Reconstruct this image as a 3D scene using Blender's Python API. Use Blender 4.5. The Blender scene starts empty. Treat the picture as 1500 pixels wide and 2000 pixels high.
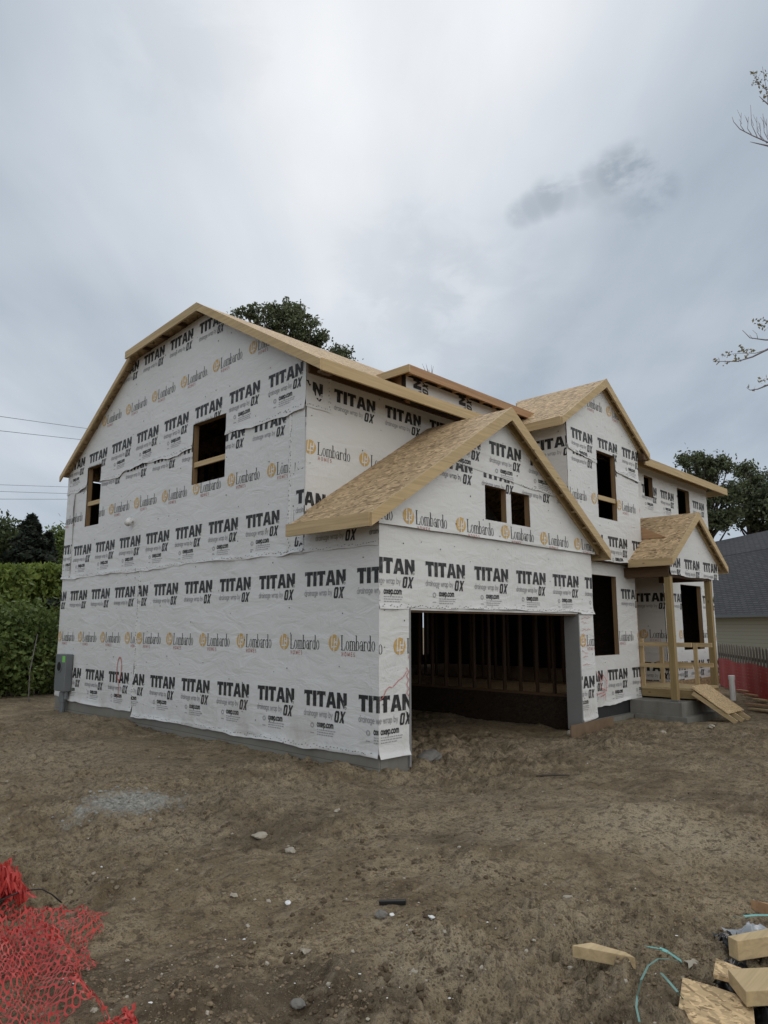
import bpy, math, random
import numpy as np
from mathutils import Vector, Matrix
from mathutils.geometry import tessellate_polygon
random.seed(7)
RNG = np.random.default_rng(11)
scene = bpy.context.scene
COL = scene.collection

# ------------------------------------------------------------------ camera
F_PX, HORIZ, AZ, EYE = 1389.0, 223.0, math.radians(43.8), 1.9
PITCH = math.atan(HORIZ / F_PX)
c_h = Vector((math.cos(AZ), math.sin(AZ), 0)); c_r = Vector((math.sin(AZ), -math.cos(AZ), 0))
c_f = c_h * math.cos(PITCH) + Vector((0, 0, math.sin(PITCH)))
c_u = c_h * -math.sin(PITCH) + Vector((0, 0, math.cos(PITCH)))
EYEP = Vector((0, 0, EYE))
cam_d = bpy.data.cameras.new("camera"); cam = bpy.data.objects.new("camera", cam_d); COL.objects.link(cam)
cam_d.sensor_fit = 'HORIZONTAL'; cam_d.sensor_width = 36.0; cam_d.lens = F_PX / 1500 * 36.0
cam_d.clip_start = 0.05; cam_d.clip_end = 4000
cam.matrix_world = Matrix(((c_r.x, c_u.x, -c_f.x, 0), (c_r.y, c_u.y, -c_f.y, 0), (c_r.z, c_u.z, -c_f.z, EYE), (0, 0, 0, 1)))
scene.camera = cam

def ray(px, py):
    return (c_f * F_PX + c_r * (px - 750) + c_u * (1000 - py)).normalized()
def onz(px, py, z=0.0):
    d = ray(px, py); return EYEP + d * ((z - EYE) / d.z)
def ond(px, py, dist):                       # point at a horizontal distance from the viewpoint
    d = ray(px, py); return EYEP + d * (dist / math.hypot(d.x, d.y))

# ------------------------------------------------------------------ world (overcast sky) + sun
SUN_EL, SUN_AZ = math.radians(50), AZ + math.radians(3)
SUN_DIR = Vector((math.cos(SUN_AZ) * math.cos(SUN_EL), math.sin(SUN_AZ) * math.cos(SUN_EL), math.sin(SUN_EL)))
world = bpy.data.worlds.new("World"); scene.world = world; world.use_nodes = True

class NT:
    """small helper for writing node trees"""
    def __init__(s, tree): s.t = tree; tree.nodes.clear()
    def n(s, typ, **kw):
        nd = s.t.nodes.new(typ)
        for k, v in kw.items():
            if k == 'ins':
                for i, val in v.items():
                    sock = nd.inputs[i]
                    if isinstance(val, bpy.types.NodeSocket): s.t.links.new(val, sock)
                    else: sock.default_value = val
            else: setattr(nd, k, v)
        return nd
    def math(s, op, a, b=None, clamp=False):
        ins = {0: a}
        if b is not None: ins[1] = b
        return s.n('ShaderNodeMath', operation=op, use_clamp=clamp, ins=ins).outputs[0]
    def vmath(s, op, a, b=None, out=0):
        ins = {0: a}
        if b is not None: ins[1] = b
        return s.n('ShaderNodeVectorMath', operation=op, ins=ins).outputs[out]
    def ramp(s, fac, stops, interp='LINEAR'):
        r = s.n('ShaderNodeValToRGB', ins={0: fac}); e = r.color_ramp.elements; r.color_ramp.interpolation = interp
        while len(e) < len(stops): e.new(0.5)
        for el, (p, c) in zip(e, stops):
            el.position = p; el.color = (c, c, c, 1) if not hasattr(c, '__len__') else (*c[:3], 1)
        return r.outputs[0]
    def mix(s, fac, a, b, mode='MIX'):
        m = s.n('ShaderNodeMix', data_type='RGBA', blend_type=mode)
        for i, v in ((0, fac), (6, a), (7, b)):
            if isinstance(v, bpy.types.NodeSocket): s.t.links.new(v, m.inputs[i])
            else: m.inputs[i].default_value = (*v, 1) if hasattr(v, '__len__') and len(v) == 3 else v
        return m.outputs[2]
    def noise(s, vec, scale, detail=4, rough=0.55, dist=0.0, out=0):
        return s.n('ShaderNodeTexNoise', ins={'Vector': vec, 'Scale': scale, 'Detail': detail, 'Roughness': rough, 'Distortion': dist}).outputs[out]
    def mapping(s, vec, scale=(1, 1, 1), rot=(0, 0, 0), loc=(0, 0, 0)):
        return s.n('ShaderNodeMapping', ins={0: vec, 1: loc, 2: rot, 3: scale}).outputs[0]

def srgb(r, g, b):
    return tuple((c / 12.92 if c <= 0.04045 else ((c + 0.055) / 1.055) ** 2.4) for c in (r / 255, g / 255, b / 255))

w = NT(world.node_tree)
dirv = w.n('ShaderNodeTexCoord').outputs['Generated']
sep = w.n('ShaderNodeSeparateXYZ', ins={0: dirv})
zup = w.math('MAXIMUM', sep.outputs[2], 0.0)
den = w.math('ADD', zup, 0.16)
plane = w.n('ShaderNodeCombineXYZ', ins={0: w.math('DIVIDE', sep.outputs[0], den), 1: w.math('DIVIDE', sep.outputs[1], den), 2: 0.0}).outputs[0]
# stretched towards the viewer so that the banks streak away from overhead
pl_r = w.mapping(plane, rot=(0, 0, -AZ))
c1 = w.noise(w.mapping(pl_r, scale=(0.7, 1.0, 1)), 1.3, 5, 0.48, 0.15)
c2 = w.noise(w.mapping(pl_r, scale=(0.5, 1.6, 1), loc=(4.1, 2.3, 0)), 2.6, 5, 0.52, 0.25)
c3 = w.noise(w.mapping(pl_r, loc=(7.7, 1.3, 0)), 0.55, 3, 0.5, 0.0)
csum = w.math('ADD', w.math('ADD', w.math('MULTIPLY', c1, 0.42), w.math('MULTIPLY', c2, 0.22)), w.math('MULTIPLY', c3, 0.36))
def lobe(px, py, lo):                          # 1 in the middle of a patch of sky, 0 outside it
    d = ray(px, py)
    return w.n('ShaderNodeMapRange', interpolation_type='SMOOTHSTEP', ins={0: w.vmath('DOT_PRODUCT', dirv, tuple(d), out=1), 1: math.cos(math.radians(lo)), 2: 1.0, 3: 0.0, 4: 1.0}).outputs[0]
csum = w.math('ADD', csum, w.math('MULTIPLY', lobe(700, -20, 27), 0.27))
csum = w.math('ADD', csum, w.math('MULTIPLY', lobe(250, 420, 24), 0.05))
csum = w.math('SUBTRACT', csum, w.math('MULTIPLY', lobe(1400, 700, 26), 0.08))
csum = w.math('SUBTRACT', csum, w.math('MULTIPLY', lobe(60, 40, 20), 0.05))
cloud = w.ramp(csum, [(0.32, srgb(146, 157, 171)), (0.45, srgb(172, 183, 195)), (0.57, srgb(192, 201, 211)), (0.70, srgb(213, 219, 226)), (0.86, srgb(240, 242, 245))])
wn = w.noise(w.mapping(pl_r, loc=(1.7, 5.2, 0)), 7.5, 6, 0.6, 0.35)
def wisp(px, py, lo, a, th):
    m = w.math('MULTIPLY', lobe(px, py, lo), 1.0)
    t = w.n('ShaderNodeMapRange', interpolation_type='SMOOTHSTEP', ins={0: w.math('ADD', wn, w.math('MULTIPLY', m, 0.22)), 1: th, 2: th + 0.22, 3: 0.0, 4: a}).outputs[0]
    return w.math('MULTIPLY', t, m, True)
arcs = None
for qx, qy, lo, am in ((1015, 418, 1.3, .45), (1040, 404, 1.4, .6), (1072, 385, 1.7, .7), (1105, 378, 1.6, .45), (1140, 372, 1.6, .3), (1165, 352, 1.8, .5), (1200, 338, 2.0, .8), (1235, 325, 2.0, .8), (1262, 345, 2.0, .75), (1280, 372, 2.0, .6), (1250, 395, 2.2, .4), (1205, 370, 2.4, .3)):
    e_ = w.math('MULTIPLY', lobe(qx, qy, lo * 1.02), min(1, am * 1.2)); arcs = e_ if arcs is None else w.math('MAXIMUM', arcs, e_)
wmask = w.math('MULTIPLY', arcs, w.n('ShaderNodeMapRange', interpolation_type='SMOOTHSTEP', ins={0: wn, 1: 0.36, 2: 0.56, 3: 0.0, 4: 0.66}).outputs[0], True)
cloud = w.mix(wmask, cloud, srgb(132, 146, 158))
for args in ((800, 540, 8, 0.14, 0.54), (350, 60, 9, 0.10, 0.54), (980, 620, 9, 0.12, 0.54)):
    cloud = w.mix(wisp(*args), cloud, srgb(140, 152, 165))
# paler towards the horizon
hz = w.n('ShaderNodeMapRange', interpolation_type='SMOOTHSTEP', ins={0: sep.outputs[2], 1: 0.0, 2: 0.30, 3: 0.55, 4: 0.0}).outputs[0]
cloud = w.mix(hz, cloud, srgb(192, 203, 215))
# unseen sky behind the viewer, brightened and warmed to light walls and ground
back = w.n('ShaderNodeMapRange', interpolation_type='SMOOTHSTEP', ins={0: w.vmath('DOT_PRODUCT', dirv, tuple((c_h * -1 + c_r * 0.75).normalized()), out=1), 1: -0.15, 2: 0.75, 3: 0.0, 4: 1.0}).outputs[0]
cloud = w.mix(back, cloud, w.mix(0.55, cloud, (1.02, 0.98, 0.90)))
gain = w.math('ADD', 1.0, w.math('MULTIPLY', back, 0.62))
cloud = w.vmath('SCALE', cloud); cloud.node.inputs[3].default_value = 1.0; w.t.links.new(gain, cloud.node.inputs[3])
SKY_STRENGTH = 0.1
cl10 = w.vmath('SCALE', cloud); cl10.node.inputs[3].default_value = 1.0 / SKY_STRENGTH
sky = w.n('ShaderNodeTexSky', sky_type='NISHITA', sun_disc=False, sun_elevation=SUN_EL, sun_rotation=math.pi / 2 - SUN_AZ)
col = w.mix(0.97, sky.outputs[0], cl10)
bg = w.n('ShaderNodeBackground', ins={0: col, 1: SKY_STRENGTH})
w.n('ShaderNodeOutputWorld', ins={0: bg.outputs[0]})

sun_d = bpy.data.lights.new("sun", 'SUN'); sun_d.energy = 0.7; sun_d.angle = math.radians(24); sun_d.color = (1, 0.96, 0.9)
sun = bpy.data.objects.new("sun", sun_d); COL.objects.link(sun); sun.rotation_euler = SUN_DIR.to_track_quat('Z', 'Y').to_euler()
scene.view_settings.view_transform = 'Standard'; scene.view_settings.look = 'None'
scene.view_settings.exposure = 0.07; scene.view_settings.gamma = 1.0; scene.view_settings.use_curve_mapping = False

# ------------------------------------------------------------------ object helpers
def tag(o, label=None, cat=None, group=None, kind=None):
    if label: o["label"] = label
    if cat: o["category"] = cat
    if group: o["group"] = group
    if kind: o["kind"] = kind
    return o
def link(name, data, parent=None):
    o = bpy.data.objects.new(name, data); COL.objects.link(o)
    if parent is not None:
        o.parent = parent
        if parent.type == 'EMPTY': o.matrix_parent_inverse = Matrix.Translation(parent.location).inverted()
    return o
def thing(name, loc, label, cat, group=None):
    o = bpy.data.objects.new(name, None); COL.objects.link(o); o.location = loc; o.empty_display_size = 0.2
    return tag(o, label, cat, group)

class MB:
    """collects faces of several shapes into one mesh (world coordinates)"""
    def __init__(s): s.v = []; s.f = []; s.m = []
    def poly(s, pts, m=0):
        b = len(s.v); s.v.extend([tuple(p) for p in pts]); s.f.append(tuple(range(b, b + len(pts)))); s.m.append(m); return s
    def hexa(s, p, m=0):                      # p: 4 bottom (ccw from above) + 4 top
        b = len(s.v); s.v.extend([tuple(q) for q in p])
        for f in ((3, 2, 1, 0), (4, 5, 6, 7), (0, 1, 5, 4), (1, 2, 6, 5), (2, 3, 7, 6), (3, 0, 4, 7)):
            s.f.append(tuple(b + i for i in f)); s.m.append(m)
        return s
    def box(s, x0, x1, y0, y1, z0, z1, m=0):
        return s.hexa([(x0, y0, z0), (x1, y0, z0), (x1, y1, z0), (x0, y1, z0), (x0, y0, z1), (x1, y0, z1), (x1, y1, z1), (x0, y1, z1)], m)
    def board(s, a, b, wdt, hgt, up=(0, 0, 1), m=0):   # a plank from a to b centred on the line
        a = Vector(a); b = Vector(b); d = (b - a).normalized(); side = d.cross(Vector(up)).normalized(); u = side.cross(d).normalized()
        A = side * wdt / 2; H = u * hgt / 2
        return s.hexa([a - A - H, a + A - H, b + A - H, b - A - H, a - A + H, a + A + H, b + A + H, b - A + H], m)
    def prism(s, loop, vec, m=0):             # planar loop extruded along vec
        loop = [Vector(p) for p in loop]; vec = Vector(vec); n = len(loop)
        nrm = Vector((0, 0, 0))
        for i in range(n): nrm += loop[i].cross(loop[(i + 1) % n])
        if nrm.dot(vec) > 0: loop = loop[::-1]
        b = len(s.v); s.v.extend([tuple(p) for p in loop] + [tuple(p + vec) for p in loop])
        s.f.append(tuple(range(b, b + n))); s.f.append(tuple(range(b + 2 * n - 1, b + n - 1, -1))); s.m += [m, m]
        for i in range(n):
            j = (i + 1) % n; s.f.append((b + j, b + i, b + n + i, b + n + j)); s.m.append(m)
        return s
    def tube(s, pts, rad, seg=8, m=0, cap=True):
        pts = [Vector(p) for p in pts]; rings = []
        if not hasattr(rad, '__len__'): rad = [rad] * len(pts)
        for i, p in enumerate(pts):
            d = (pts[min(i + 1, len(pts) - 1)] - pts[max(i - 1, 0)]).normalized()
            x = d.orthogonal().normalized() if i == 0 else (x - d * x.dot(d)).normalized()
            y = d.cross(x); b = len(s.v)
            for k in range(seg):
                a = 2 * math.pi * k / seg; s.v.append(tuple(p + (x * math.cos(a) + y * math.sin(a)) * rad[i]))
            rings.append(b)
        for i in range(len(rings) - 1):
            for k in range(seg):
                j = (k + 1) % seg; s.f.append((rings[i] + k, rings[i] + j, rings[i + 1] + j, rings[i + 1] + k)); s.m.append(m)
        if cap:
            s.f.append(tuple(rings[0] + k for k in range(seg - 1, -1, -1))); s.f.append(tuple(rings[-1] + k for k in range(seg))); s.m += [m, m]
        return s
    def build(s, name, mats, parent=None, smooth=False, bevel=0.0):
        me = bpy.data.meshes.new(name); me.from_pydata(s.v, [], s.f)
        if not isinstance(mats, (list, tuple)): mats = [mats]
        for mt in mats: me.materials.append(mt)
        me.polygons.foreach_set('material_index', s.m)
        if smooth: me.polygons.foreach_set('use_smooth', [True] * len(s.f))
        me.update()
        o = link(name, me, parent)
        if bevel:
            bv = o.modifiers.new("bevel", 'BEVEL'); bv.width = bevel; bv.segments = 2; bv.limit_method = 'ANGLE'
        return o

# ------------------------------------------------------------------ noise in numpy
_T = RNG.random((256, 256))
def vnoise(x, y):
    x = np.asarray(x, float); y = np.asarray(y, float)
    i = np.floor(x).astype(int); j = np.floor(y).astype(int); fx = x - i; fy = y - j
    fx = fx * fx * fx * (fx * (fx * 6 - 15) + 10); fy = fy * fy * fy * (fy * (fy * 6 - 15) + 10)
    i0, i1, j0, j1 = i % 256, (i + 1) % 256, j % 256, (j + 1) % 256
    return (_T[i0, j0] * (1 - fx) + _T[i1, j0] * fx) * (1 - fy) + (_T[i0, j1] * (1 - fx) + _T[i1, j1] * fx) * fy - 0.5
def fbm(x, y, o=4, g=0.5):
    s = 0; a = 1.0
    for k in range(o):
        s = s + a * vnoise(x * 2 ** k + 17.3 * k, y * 2 ** k + 9.1 * k); a *= g
    return s
def ground_h(x, y):
    x = np.asarray(x, float); y = np.asarray(y, float)
    r = np.hypot(x, y); near = np.clip((26 - r) / 12, 0, 1)
    c, s = math.cos(AZ - 1.2), math.sin(AZ - 1.2); u = x * c + y * s; v = -x * s + y * c
    h = 0.10 * fbm(x * 0.35, y * 0.35, 2) + 0.07 * fbm(u * 0.55 + 40, v * 1.5 + 3, 3) * near
    rough = np.clip(0.65 + 1.6 * fbm(x * 0.5 + 90, y * 0.5 + 31, 3), 0.3, 1.7)
    h += near * rough * (0.10 * fbm(x * 2.6 + 7, y * 2.6, 3) + 0.085 * np.abs(fbm(x * 6.5 + 3, y * 6.5 + 50, 3)) + 0.032 * fbm(x * 17, y * 17 + 11, 3, 0.65))
    ridge = np.exp(-((v - 2.2 - 0.5 * fbm(u * 0.6, u * 0 + 5, 2)) / 0.22) ** 2) * 0.0
    dxh = np.maximum(np.maximum(7.1 - x, x - 13.3), 0); dyh = np.maximum(np.maximum(6.9 - y, y - 17.8), 0)
    h += -0.085 * np.exp(-(dxh ** 2 + dyh ** 2) / 1.3)
    h += -0.13 * np.exp(-((x - 16.5) / 3.2) ** 2 - ((y - 6.3) / 1.6) ** 2)
    h += 0.13 * np.exp(-(((x - 7.4) * 0.72 + (y - 3.0) * 0.69) / 0.7) ** 2 - (((x - 7.4) * 0.69 - (y - 3.0) * 0.72) / 2.0) ** 2)
    h += 0.16 * np.exp(-((x - 6.5) / 0.8) ** 2 - ((y - 14.6) / 1.6) ** 2) * (1 + fbm(x * 2, y * 2, 3))
    h += 0.10 * np.exp(-((x - 3.9) / 0.5) ** 2 - ((y - 7.9) / 0.6) ** 2)
    for mx, my, sg, a in MOUNDS: h += a * np.exp(-((x - mx) ** 2 + (y - my) ** 2) / sg ** 2) * (1 + 2.2 * fbm(x * 7 + mx, y * 7, 3))
    return h
MOUNDS = [(*onz(p, q)[:2], s, a) for p, q, s, a in ((640, 1920, 0.28, 0.05), (380, 1950, 0.3, 0.05), (520, 1600, 0.35, 0.05), (420, 1745, 0.3, 0.04), (1150, 1925, 0.4, -0.02), (930, 1690, 0.5, 0.03), (680, 1620, 0.35, 0.05), (1200, 1460, 0.5, 0.05))]
def gh(x, y): return float(ground_h(x, y))
def ong(px, py, dz=0.0):                       # point on the ground under a line of sight
    z = 0.0
    for _ in range(4): p = onz(px, py, z); z = gh(p.x, p.y)
    p.z += dz; return p

# ------------------------------------------------------------------ materials
def mat(name):
    m = bpy.data.materials.new(name); m.use_nodes = True; t = NT(m.node_tree)
    return m, t
def finish(t, color, rough=0.7, bump=None, strength=0.3, dist=0.01, spec=0.3, extra=None):
    ins = {'Base Color': color if isinstance(color, bpy.types.NodeSocket) else (*color[:3], 1), 'Roughness': rough, 'Specular IOR Level': spec}
    if bump is not None:
        ins['Normal'] = t.n('ShaderNodeBump', ins={'Height': bump, 'Strength': strength, 'Distance': dist}).outputs[0]
    if extra: ins.update(extra)
    p = t.n('ShaderNodeBsdfPrincipled', ins=ins); t.n('ShaderNodeOutputMaterial', ins={0: p.outputs[0]}); return p
def objco(t): return t.n('ShaderNodeTexCoord').outputs['Object']

def simple(name, col, rough=0.6, var=0.15, scale=6.0, spec=0.3, bump=0.15, extra=None):
    m, t = mat(name); co = objco(t); n = t.noise(co, scale, 5, 0.6)
    c = t.mix(n, [v * (1 - var) for v in col], [min(1, v * (1 + var)) for v in col])
    finish(t, c, rough, t.noise(co, scale * 6, 4), bump, 0.005, spec, extra); return m

def wood(name, col, axis, dark=0.6, knots=True):
    m, t = mat(name); co = objco(t)
    sc = {'x': (0.9, 26, 26), 'y': (26, 0.9, 26), 'z': (26, 26, 0.9)}[axis]
    g = t.noise(t.mapping(co, sc), 1.0, 4, 0.6, 0.6); big = t.noise(co, 1.1, 3)
    c = t.mix(t.ramp(g, [(0.3, 0.0), (0.7, 1.0)]), [v * dark for v in col], col)
    c = t.mix(t.math('MULTIPLY', big, 0.55), c, [v * f for v, f in zip(col, (0.80, 0.70, 0.58))])
    if knots:
        ks = {'x': (0.5, 1, 1), 'y': (1, 0.5, 1), 'z': (1, 1, 0.5)}[axis]
        kd = t.n('ShaderNodeTexVoronoi', ins={'Vector': t.mapping(co, ks), 'Scale': 3.4}).outputs['Distance']
        c = t.mix(t.ramp(kd, [(0.04, 0.85), (0.085, 0.0)]), c, [v * 0.28 for v in col])
    finish(t, c, 0.72, g, 0.25, 0.004, 0.25); return m
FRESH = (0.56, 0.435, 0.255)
M = {}
for a in 'xyz':
    M['wood_' + a] = wood('fresh_lumber_' + a, FRESH, a)
    M['dwood_' + a] = wood('shaded_framing_' + a, (0.125, 0.078, 0.045), a)  # lumber copy with the shade under eaves and indoors put into its colour
    M['red_' + a] = wood('reddish_lumber_' + a, (0.46, 0.285, 0.165), a)
    M['green_' + a] = wood('treated_lumber_' + a, (0.33, 0.25, 0.125), a)

M['reveal'] = wood('window_buck', (0.30, 0.20, 0.11), 'z')
M['stud'] = wood('inner_stud', (0.060, 0.034, 0.020), 'z')  # stud lumber darkened in colour to stand for the unlit interior
def osb(name, base, scale=1.0, contrast=1.0, joints=False):
    m, t = mat(name); co = objco(t); val = None
    for k, (rz, sd) in enumerate(((0.3, 0), (1.25, 3.1), (2.2, 7.7))):
        v = t.mapping(co, (1, 1, 1), (0.25 * k, 0.3, rz), (sd, sd * 0.7, 0))
        vo = t.n('ShaderNodeTexVoronoi', ins={'Vector': t.mapping(v, (9 * scale, 34 * scale, 34 * scale)), 'Scale': 1.0, 'Randomness': 1.0})
        rc = t.n('ShaderNodeSeparateColor', ins={0: vo.outputs['Color']})
        if val is None: val, pick = rc.outputs[0], rc.outputs[1]
        else:
            sel = t.math('GREATER_THAN', rc.outputs[2], 0.55)
            val = t.n('ShaderNodeMix', data_type='FLOAT', ins={0: sel, 2: val, 3: rc.outputs[0]}).outputs[0]
    big = t.noise(co, 1.3, 3)
    d, l = 1 - 0.55 * contrast, 1 + 0.42 * contrast
    c = t.ramp(val, [(0.0, [v * d * f for v, f in zip(base, (1, .93, .82))]), (0.3, [v * 0.85 for v in base]), (0.65, base), (1.0, [min(1, v * l) for v in base])])
    c = t.mix(t.math('MULTIPLY', big, 0.35), c, [v * 0.72 for v in base])
    if joints:                                   # butt joints of the 4 x 8 ft panels, rows staggered
        s3 = t.n('ShaderNodeSeparateXYZ', ins={0: co}); row = t.math('DIVIDE', t.math('ADD', s3.outputs[2], 0.42), 0.667); fl = t.math('FLOOR', row)
        yy = t.math('ADD', t.math('DIVIDE', s3.outputs[1], 2.44), t.math('MULTIPLY', fl, 0.5))
        j = t.math('MAXIMUM', t.math('LESS_THAN', t.math('FRACT', row), 0.012), t.math('LESS_THAN', t.math('FRACT', yy), 0.004))
        c = t.mix(t.math('MULTIPLY', j, 0.85), c, (0.05, 0.035, 0.02))
    finish(t, c, 0.75, val, 0.35, 0.004, 0.25); return m
M['osb'] = osb('osb_sheathing', (0.45, 0.32, 0.185), 0.62, 1.15, True)
M['osb_dark'] = osb('osb_weathered', (0.36, 0.25, 0.14))
M['inner'] = osb('inside_sheathing', (0.030, 0.020, 0.013))  # OSB colour blackened so the rooms behind the openings read unlit
M['osb_big'] = osb('osb_offcut', (0.50, 0.36, 0.20), 1.7, 1.15)

def wrap_bump(t, co):
    a = t.noise(t.mapping(co, (1, 1, 2.6), (0.5, 0.5, 0.3)), 1.7, 4, 0.55, 0.8)
    b = t.noise(t.mapping(co, (3.5, 3.5, 1.0), (0.7, -0.6, 0)), 1.6, 3, 0.5, 1.2)
    cr = t.ramp(b, [(0.44, 0.0), (0.5, 1.0), (0.56, 0.0)])
    fine = t.noise(co, 90, 2, 0.5)
    h = t.math('ADD', t.math('MULTIPLY', a, 1.0), t.math('MULTIPLY', t.math('MULTIPLY', cr, t.ramp(t.noise(co, 0.9, 2), [(0.45, 0.0), (0.65, 1.0)])), 0.12))
    return t.math('ADD', h, t.math('MULTIPLY', fine, 0.012))
def sheet_mat(name, col, rough=0.42, mottling=0.06, fade=None):
    m, t = mat(name); co = objco(t); n = t.noise(co, 0.8, 5, 0.6); f = t.noise(co, 60, 3, 0.7)
    c = t.mix(t.ramp(n, [(0.35, 0.0), (0.7, 1.0)]), [v * (1 - mottling) for v in col], col)
    c = t.mix(t.math('MULTIPLY', f, 0.12), c, [v * 0.8 for v in col])
    if fade:                                    # ink worn off in flecks
        sp = t.noise(t.mapping(co, (1, 1, 0.35)), 26, 4, 0.7)
        c = t.mix(t.ramp(sp, [(0.56, 0.0), (0.72, fade)]), c, (0.56, 0.56, 0.55))
    dirt = t.noise(t.mapping(co, (1, 1, 0.4)), 1.6, 5, 0.65)
    zz = t.n('ShaderNodeSeparateXYZ', ins={0: co}).outputs[2]
    low = t.n('ShaderNodeMapRange', ins={0: zz, 1: 0.9, 2: 0.1, 3: 0.0, 4: 0.55}).outputs[0]
    c = t.mix(t.math('MULTIPLY', t.ramp(dirt, [(0.48, 0.0), (0.72, 1.0)]), low), c, (0.33, 0.29, 0.24))
    finish(t, c, rough, wrap_bump(t, co), 0.6, 0.04, 0.35); return m
M['wrap'] = sheet_mat('white_house_wrap', (0.635, 0.635, 0.63))
M['ink'] = sheet_mat('black_print', (0.020, 0.0205, 0.022), 0.5, 0.1, 0.28)
M['ink_grey'] = sheet_mat('grey_print', (0.33, 0.33, 0.34), 0.5, 0.1, 0.6)
M['ink_gold'] = sheet_mat('gold_print', (0.56, 0.36, 0.115), 0.5, 0.1, 0.35)
M['ink_red'] = sheet_mat('red_print', (0.45, 0.16, 0.14), 0.5, 0.1, 0.5)
M['spray'] = sheet_mat('red_spray_paint', (0.55, 0.16, 0.14), 0.6, 0.1, 0.9)
WRAP_MATS = [M['wrap'], M['ink'], M['ink_grey'], M['ink_gold'], M['ink_red'], M['spray']]
INK, GREY, GOLD, RED, SPRAY = 1, 2, 3, 4, 5

m, t = mat('concrete_block'); co = objco(t)
br = t.n('ShaderNodeTexBrick', ins={'Vector': t.mapping(co, rot=(math.pi / 2, 0, math.pi / 2)), 'Color1': (0.235, 0.23, 0.21, 1), 'Color2': (0.19, 0.187, 0.17, 1), 'Mortar': (0.11, 0.107, 0.10, 1), 'Scale': 1.0, 'Mortar Size': 0.006, 'Brick Width': 0.4, 'Row Height': 0.2})
nz = t.noise(co, 4, 6, 0.65)
finish(t, t.mix(t.ramp(nz, [(0.35, 0.0), (0.75, 0.6)]), br.outputs[0], (0.17, 0.15, 0.12)), 0.9, t.noise(co, 50, 4), 0.3, 0.004, 0.2); M['block'] = m
m, t = mat('poured_concrete'); co = objco(t)
nz = t.noise(co, 2.2, 6, 0.65); st = t.noise(t.mapping(co, (3, 3, 0.4)), 2, 4)
c = t.mix(nz, (0.13, 0.127, 0.11), (0.23, 0.223, 0.20)); c = t.mix(t.ramp(st, [(0.45, 0.0), (0.75, 0.7)]), c, (0.13, 0.12, 0.10))
finish(t, c, 0.9, t.noise(co, 40, 5), 0.3, 0.005, 0.2); M['concrete'] = m
M['black_tar'] = simple('foundation_coating', (0.03, 0.031, 0.033), 0.6, 0.3)
M['grey_metal'] = simple('grey_painted_metal', (0.125, 0.135, 0.14), 0.45, 0.1, 5, 0.4, 0.05)
M['dark'] = simple('dark_hollow', (0.008, 0.008, 0.008), 0.8)
M['sticker'] = simple('green_sticker', (0.18, 0.55, 0.10), 0.5, 0.05)
M['white_pvc'] = simple('white_plastic', (0.72, 0.72, 0.71), 0.35, 0.05, 8, 0.4, 0.05)
M['jamb'] = simple('grey_white_jamb', (0.20, 0.20, 0.20), 0.6, 0.1, 5)
M['black_rubber'] = simple('black_plastic', (0.015, 0.015, 0.016), 0.4, 0.2)

# dirt
m, t = mat('bare_dirt'); co = objco(t)
n0 = t.noise(co, 0.33, 5, 0.6, 0.4); n1 = t.noise(co, 1.6, 6, 0.62, 0.5); n2 = t.noise(co, 9, 6, 0.7, 0.3); n3 = t.noise(co, 55, 5, 0.7); n4 = t.noise(co, 120, 3, 0.65)
c = t.mix(t.ramp(n1, [(0.32, 0.0), (0.66, 1.0)]), (0.132, 0.097, 0.057), (0.315, 0.248, 0.160))
c = t.mix(t.ramp(n0, [(0.45, 0.0), (0.68, 0.75)]), c, (0.33, 0.265, 0.180))
for qx, qy, rad, am in ((560, 1950, .75, .7), (250, 1930, .6, .6), (700, 1930, .45, .6), (520, 1600, .8, .5), (330, 1425, 1.2, .55), (880, 1640, .35, .45), (1420, 1560, 1.2, .35), (1330, 1960, .5, .45)):
    mp = ong(qx, qy); e_ = t.vmath('LENGTH', t.vmath('MULTIPLY', t.vmath('SUBTRACT', co, (mp.x, mp.y, 0)), (1 / rad, 1 / rad, 0.0)), out=1)
    e_ = t.math('ADD', e_, t.math('MULTIPLY', t.math('SUBTRACT', n1, 0.5), 1.8))
    c = t.mix(t.ramp(t.math('ADD', e_, t.math('MULTIPLY', t.math('SUBTRACT', n2, 0.5), 1.2)), [(0.45, am), (1.0, 0.0)]), c, (0.080, 0.060, 0.041))
for qx, qy, rad, am in ((1270, 1612, 1.0, .75), (1000, 1615, .6, .5), (930, 1690, .45, .5), (830, 1850, .55, .6), (1120, 1790, .6, .5), (1400, 1640, .7, .5), (330, 1640, .6, .45), (560, 1545, .9, .45), (120, 1470, 1.6, .45)):
    mp = ong(qx, qy); e_ = t.vmath('LENGTH', t.vmath('MULTIPLY', t.vmath('SUBTRACT', co, (mp.x, mp.y, 0)), (1 / rad, 1 / rad, 0.0)), out=1)
    e_ = t.math('ADD', e_, t.math('MULTIPLY', t.math('SUBTRACT', n1, 0.5), 1.6))
    c = t.mix(t.ramp(t.math('ADD', e_, t.math('MULTIPLY', t.math('SUBTRACT', n2, 0.5), 1.4)), [(0.35, am), (1.0, 0.0)]), c, (0.37, 0.305, 0.21))
c = t.mix(t.ramp(n2, [(0.36, 0.85), (0.48, 0.0)]), c, (0.078, 0.057, 0.037))
c = t.mix(t.ramp(n2, [(0.58, 0.0), (0.76, 0.5)]), c, (0.38, 0.32, 0.235))
c = t.mix(t.ramp(n3, [(0.30, 0.6), (0.45, 0.0)]), c, (0.07, 0.052, 0.034))
c = t.mix(t.ramp(n3, [(0.62, 0.0), (0.75, 0.6)]), c, (0.40, 0.34, 0.25))
c = t.mix(t.ramp(n4, [(0.32, 0.75), (0.44, 0.0)]), c, (0.05, 0.037, 0.024))
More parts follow.
